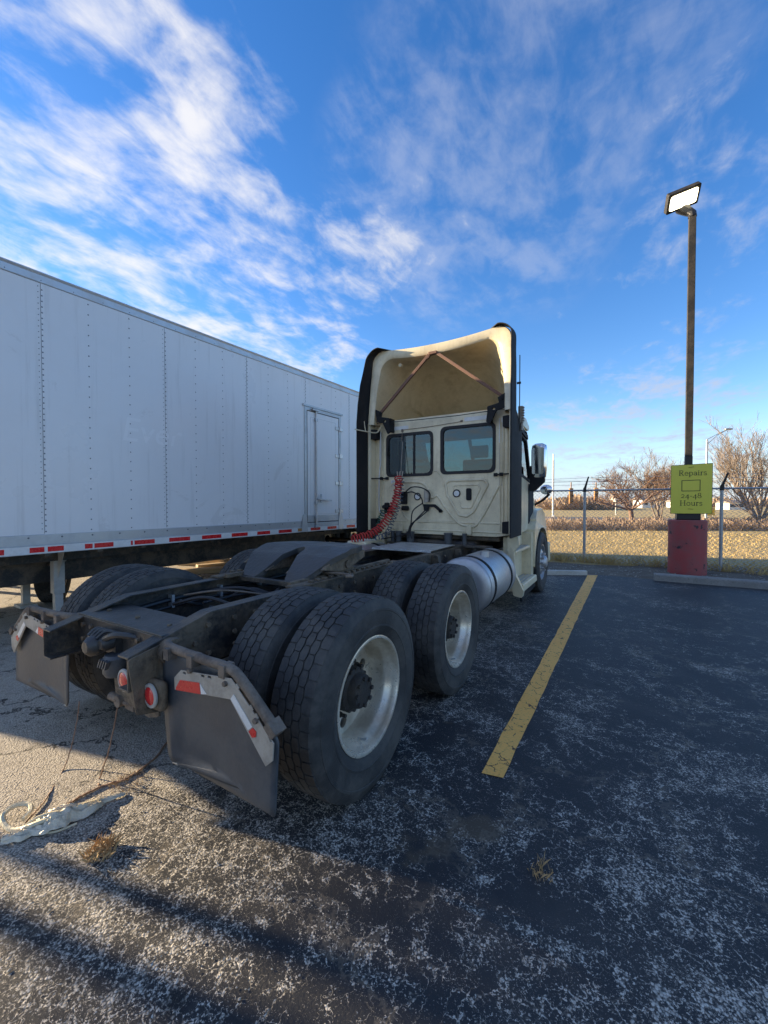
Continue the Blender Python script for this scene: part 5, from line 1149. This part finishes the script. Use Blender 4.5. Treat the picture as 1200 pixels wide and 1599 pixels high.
film([v+Vector((.01, .05, 0)) for v in spine[1:5]], [.03, .05, .045, .02], 6.1, .045)
film([v+Vector((.0, -.045, 0)) for v in spine[0:3]], [.03, .04, .015], 3.7, .055)
q = MB(); q.tube([Vector(v)-bo for v in smoothpath([gp(95, 1273, .05), gp(60, 1285, .05), gp(36, 1294, .03), gp(18, 1296, .02), gp(6, 1285, .03), gp(6, 1272, .045), gp(22, 1259, .05), gp(44, 1256, .045), gp(48, 1266, .04), gp(36, 1280, .03)], 6)], .011, 6); q.map(lambda x, y, z: (x, y, z)); q.build('strap_loop', 'strap', BU)
q = MB()
for pts in ([(34, 1293, .03), (60, 1276, .06), (95, 1266, .06), (150, 1250, .03), (172, 1243, .02)], [(30, 1296, .02), (80, 1300, .014), (120, 1286, .014)]): q.tube([Vector(v)-bo for v in smoothpath([gp(*p) for p in pts], 6)], .006, 5)
q.build('strap_end', 'strap', BU)

# ------------------------------------------------------------------ beyond the fence
def bare_tree(name, base, seed, m_, label, group, trunk=1.0, r0=.16, limbs=6, elev=(.25, .9), L0=1.6, levels=4, spread=.7, twig=.011, up=.1):
    rd = random.Random(seed); root = empty(name, base); tag(root, label, 'tree', group)
    tk = MB(); br = MB()
    def grow(p, d, L, r, lv):
        n = 4; pts = [p.copy()]; q = p.copy(); dd = d.copy()
        for i in range(n):
            dd = (dd+Vector((rd.uniform(-.2, .2), rd.uniform(-.2, .2), rd.uniform(-.16+up, .10+up)))).normalized(); q = q+dd*(L/n); pts.append(q.copy())
        (tk if lv == levels else br).tube(pts, [max(twig*.6, r*(1-.45*i/n)) for i in range(n+1)], 6 if lv == levels else (4 if lv > 1 else 3), caps=False)
        if lv == 0: return
        for i in range(rd.randint(4, 5)):
            t = rd.uniform(.3, 1) if i else 1; b0 = pts[min(n, max(1, round(t*n)))]
            ax = Vector((rd.uniform(-1, 1), rd.uniform(-1, 1), rd.uniform(-.5, .6))).normalized()
            grow(b0, (dd*.8+ax*spread).normalized(), L*rd.uniform(.48, .72), max(twig*.7, r*.50), lv-1)
    top = Vector((rd.uniform(-.08, .08), rd.uniform(-.08, .08), trunk))
    if trunk > .1: tk.tube([(0, 0, 0), tuple(top*.5+Vector((.03, 0, 0))), tuple(top)], [r0*1.25, r0, r0*.9], 10)
    for k in range(limbs):
        a = 2*pi*k/limbs+rd.uniform(-.35, .35); e = rd.uniform(*elev)
        grow(top*(.85 if trunk > .1 else 0), Vector((cos(a)*cos(e), sin(a)*cos(e), sin(e))), L0*rd.uniform(.8, 1.15), r0*.55, levels)
    tk.build('trunk', m_, root, angle=60); br.build('crown', m_, root, smooth=False)
    return root
def gb(px, depth):   # ground point at a photo column and a distance along the view
    d = ray(px, 799.5); f = Vector((FWD.x, FWD.y, 0)).normalized(); s_ = depth/(Vector((d.x, d.y, 0)).dot(f)); return (CAM.x+d.x*s_, CAM.y+d.y*s_, 0)
GT = 'bare trees beyond the fence'
bare_tree('bare_tree', gb(987, 27), 31, 'bark', 'bare spreading tree with a stout forked trunk beyond the fence', GT, 1.25, .15, 7, (.15, 1.0), 1.75, 4, .75)
bare_tree('bare_tree', gb(1030, 30), 9, 'bark_pale', 'pale upright multi-stemmed bare tree beside the spreading tree', GT, 0, .13, 6, (1.15, 1.45), 2.5, 4, .5, up=.14)
bare_tree('bare_tree', gb(1186, 25), 12, 'bark_pale', 'tall fan-shaped bare tree behind the kerb end of the fence', GT, .3, .15, 9, (.75, 1.4), 2.5, 4, .5, up=.12)
bare_tree('bare_tree', gb(1240, 27), 15, 'bark_pale', 'bare tree half hidden beside the fan-shaped one', GT, .3, .15, 8, (.75, 1.4), 2.6, 3, .5)
bare_tree('bare_tree', gb(1075, 34), 18, 'bark', 'bare tree standing behind the green sign', GT, .8, .13, 6, (.4, 1.2), 1.6, 3, .7)
# low dry brush
q = MB(); R3 = random.Random(21)
for i in range(420):
    px = R3.uniform(840, 1290); dp = R3.uniform(22.5, 27); bx_, by_, _ = gb(px, dp); hh = R3.uniform(.35, .75)
    for k in range(42):
        a = R3.uniform(0, 2*pi); l = R3.uniform(.1, .45); h = hh*R3.uniform(.3, 1); x0, y0 = bx_+R3.uniform(-.25, .25), by_+R3.uniform(-.25, .25); w_ = .012
        q.add([(x0-w_, y0, 0), (x0+w_, y0, 0), (x0+cos(a)*l+w_*.7, y0+sin(a)*l, h), (x0+cos(a)*l-w_*.7, y0+sin(a)*l, h*.95)], [(0, 1, 2, 3)])
o = q.build('dry_brush', 'brush', smooth=False); tag(o, 'low band of dry brown brush along the far side of the field', 'brush', kind='stuff')
q = MB()
for i in range(300):
    px = R3.uniform(850, 960); dp = R3.uniform(88, 112); bx_, by_, _ = gb(px, dp); hh = R3.uniform(2, 4.2)*(1-.5*abs(px-905)/60)
    for k in range(30):
        a = R3.uniform(0, 2*pi); l = R3.uniform(.3, 1.8); h = hh*R3.uniform(.2, 1); x0, y0 = bx_, by_; w_ = .05
        q.add([(x0-w_, y0, 0), (x0+w_, y0, 0), (x0+cos(a)*l+w_, y0+sin(a)*l, h), (x0+cos(a)*l-w_, y0+sin(a)*l, h*.9)], [(0, 1, 2, 3)])
for i in range(500):
    px = R3.uniform(700, 1400); dp = R3.uniform(150, 230); bx_, by_, _ = gb(px, dp); hh = R3.uniform(2, 5)
    for k in range(14):
        a = R3.uniform(0, 2*pi); l = R3.uniform(.5, 3); h = hh*R3.uniform(.2, 1); w_ = .12
        q.add([(bx_-w_, by_, 0), (bx_+w_, by_, 0), (bx_+cos(a)*l+w_, by_+sin(a)*l, h), (bx_+cos(a)*l-w_, by_+sin(a)*l, h*.9)], [(0, 1, 2, 3)])
o = q.build('far_woods', 'brush', smooth=False); tag(o, 'distant reddish brown bare woods on the horizon', 'woods', kind='stuff')
# road beyond the brush
rdm = sheet('road', [(-80, 31), (120, 52), (118, 60), (-80, 39)], .005, 'road')
def house(base, wdt, dep, hgt, roof, label, rz, wall='house_white'):
    r_ = empty('house', base, rz); tag(r_, label, 'house')
    q = MB(); q.box(-wdt/2, wdt/2, -dep/2, dep/2, 0, hgt); q.build('wall', wall, r_, smooth=False)
    q = MB(); q.prism([[(-dep/2-.3, hgt-.1), (dep/2+.3, hgt-.1), (0, hgt+roof)]], 'YZ', -wdt/2-.3, wdt/2+.3); q.build('roof', 'house_roof', r_, smooth=False)
    for x in (-wdt*.3, 0, wdt*.3):
        q = MB(); q.box(x-.5, x+.5, -dep/2-.05, -dep/2, hgt*.35, hgt*.75); q.build('window', 'pane_dark', r_, smooth=False)
house(gb(1011, 130), 6.0, 5, 2.6, 1.5, 'small white house seen behind the pale multi-stemmed tree', .5)
house(gb(968, 150), 5, 6, 3.4, 1.6, 'white gabled house seen through the spreading bare tree', .3)
house(gb(1141, 95), 3.6, 4, 1.7, .5, 'low white shed between the sign and the fan-shaped tree', .5)
house(gb(1060, 140), 5, 5, 2.0, 1.2, 'low pale building showing behind the red pole base', .5)
# yellow road sign board
yb = empty('yellow_board', gb(1109, 45), .55); tag(yb, 'yellow road warning board on two posts beyond the field', 'sign')
q = MB(); q.box(-.55, .55, -.03, .03, .15, 1.0); q.build('panel', 'yellow_paint', yb, bevel=.01)
for x in (-.4, .4):
    q = MB(); q.box(x-.04, x+.04, .03, .09, 0, .9); q.build('leg', 'galv', yb)
# red car on the road
cr = empty('parked_car', gb(906, 105), .9); tag(cr, 'small faded red car on the road beyond the field', 'car')
q = MB(); q.prism([rpoly([(-2.1, .3), (2.1, .3), (2.1, .75), (1.2, .85), (.6, 1.35), (-1.1, 1.38), (-1.7, .9), (-2.1, .85)], .08)], 'XZ', -.85, .85); q.build('body', 'car_red', cr, bevel=.05)
q = MB(); q.prism([rpoly([(1.05, .88), (.55, 1.28), (-1.0, 1.3), (-1.5, .92)], .05)], 'XZ', -.86, .86); q.build('glass', 'pane_dark', cr)
for x in (-1.3, 1.3):
    for y in (-.86, .70):
        q = MB(); q.cyl((x, y, .32), .32, 0, .16, 'Y', 18); q.build('wheel', 'rubber', cr)
# traffic signals on a span wire, their poles
sp_a, sp_b = gb(866, 46), gb(1250, 46)
for i, (px, y0, y1, lb) in enumerate([(892, 758, 786, 'yellow traffic signal hung nearest the hood mirror'), (931, 758, 782, 'yellow traffic signal hung behind the spreading bare tree')]):
    bse = gb(px, 46); z1 = 1.518+(785-y0)*46/FPX; z0 = 1.518+(785-y1)*46/FPX
    r_ = empty('traffic_signal', (bse[0], bse[1], z0), .5); tag(r_, lb, 'traffic light', 'traffic signals on the span wire')
    hgt = z1-z0; q = MB(); q.box(-.2, .2, -.13, .13, 0, hgt*.86); q.box(-.05, .05, -.04, .04, hgt*.86, hgt+.4); q.build('housing', 'signal_yellow', r_, bevel=.02)
    for k in range(3):
        q = MB(); q.lathe([(.11, 0), (.14, -.12), (.13, -.12), (.1, 0)], 'Y', (0, -.13, hgt*(.15+.28*k)), 14); q.build('visor', 'pole_black', r_)
zsw = 1.518+(785-752)*46/FPX
q = MB(); q.tube([(sp_a[0], sp_a[1], zsw+.1), (gb(1000, 46)[0], gb(1000, 46)[1], zsw), (sp_b[0], sp_b[1], zsw+.4)], .015, 4); o = q.build('span_wire', 'cable'); tag(o, 'thin span wire carrying the traffic signals over the road', 'wire')
for px, dp, h, r_, lb in ((864, 46, 7.0, .10, 'pale slender pole behind the hood mirror'), (1188, 70, 9, .12, 'thin grey utility pole behind the fan-shaped tree'), (962, 52, 3.2, .05, 'short white post left of the spreading tree trunk')):
    bse = gb(px, dp); q = MB(); q.cyl((0, 0, 0), r_, 0, h*.9, 'Z', 10); q.cyl((0, 0, 0), r_*.7, h*.9, h, 'Z', 10); q.box(-r_*1.6, r_*1.6, -r_*1.6, r_*1.6, 0, .12); o = q.build('utility_pole', 'house_white'); o.location = bse; tag(o, lb, 'pole')
# distant street lamp
bse = gb(1103, 42); sl_ = empty('street_lamp', bse); tag(sl_, 'grey street lamp with a long slanted arm behind the green sign', 'street lamp')
zt = 1.518+(785-686)*42/FPX
q = MB(); q.tube([(0, 0, 0), (0, 0, zt)], [.11, .08], 10); q.build('pole', 'galv', sl_)
e = Vector(gb(1136, 42))-Vector(bse); ez = 1.518+(785-670)*42/FPX
q = MB(); q.tube([(0, 0, zt-.5), (e.x*.5, e.y*.5, (zt+ez)/2-.05), (e.x, e.y, ez)], .035, 6); q.tube([(0, 0, zt), (e.x*.5, e.y*.5, (zt+ez)/2+.05), (e.x, e.y, ez)], .03, 6); q.build('arm', 'galv', sl_)
q = MB(); q.obox((e.x, e.y, ez), (.7, .3, .16), Matrix.Rotation(.5, 3, 'Z')); q.build('lamp_head', 'galv', sl_, bevel=.05)
# two unseen posts added past the trailer noses to stripe the asphalt with shadow
for i, (y, r_) in enumerate(((-3.05, .05), (-3.27, .055))):
    q = MB(); q.cyl((0, 0, 0), r_, .02, 2.75, 'Z', 14); q.lathe([(r_+.012, 2.75), (r_+.012, 2.79), (.0001, 2.81)], 'Z', n=14); q.box(-.11, .11, -.09, .09, .011, .025)
    o = q.build('steel_post', 'galv', angle=30); o.location = (-8, y, 0); tag(o, ['slim capped steel post beside the nose of the far trailer', 'slim capped steel post, second from the nose of the far trailer'][i], 'post', 'steel posts by the trailers')
# unseen evergreen row added far left of the lot to break up the low sun
for i, (tx, ty, hb, ht, rw) in enumerate([(-20.5, -4.9, 5.44, 10, 2.0), (-20.5, -8.4, 5.44, 10, 2.0), (-21, -12.2, 5.4, 10, 2.0)]):
    r_ = empty('evergreen_tree', (tx, ty, 0)); tag(r_, ['evergreen tree standing closest to the parked trailers', 'middle evergreen tree of the row past the trailers', 'evergreen tree at the end of the row away from the trailers'][i], 'tree', 'evergreens past the trailers')
    q = MB(); q.tube([(0, 0, 0), (.03, .02, hb), (0, 0, ht)], [.19, .16, .04], 9); q.build('trunk', 'bark', r_)
    q = MB(); rd = random.Random(40+i)
    for k in range(7000):
        t = rd.random(); z = hb+(ht-hb)*t; rr2 = rw*(1-.6*t)*sqrt(rd.random())*(.9+.25*sin(7*t+i)); a = rd.uniform(0, 2*pi); s_ = rd.uniform(.12, .26)
        c_ = Vector((rr2*cos(a), rr2*sin(a), z)); u = Vector((rd.uniform(-1, 1), rd.uniform(-1, 1), rd.uniform(-1, 1))).normalized(); v = u.orthogonal().normalized()
        q.add([c_-u*s_, c_+v*s_*.5, c_+u*s_, c_-v*s_*.5], [(0, 1, 2, 3)])
    q.build('crown', 'leaf', r_, smooth=False)
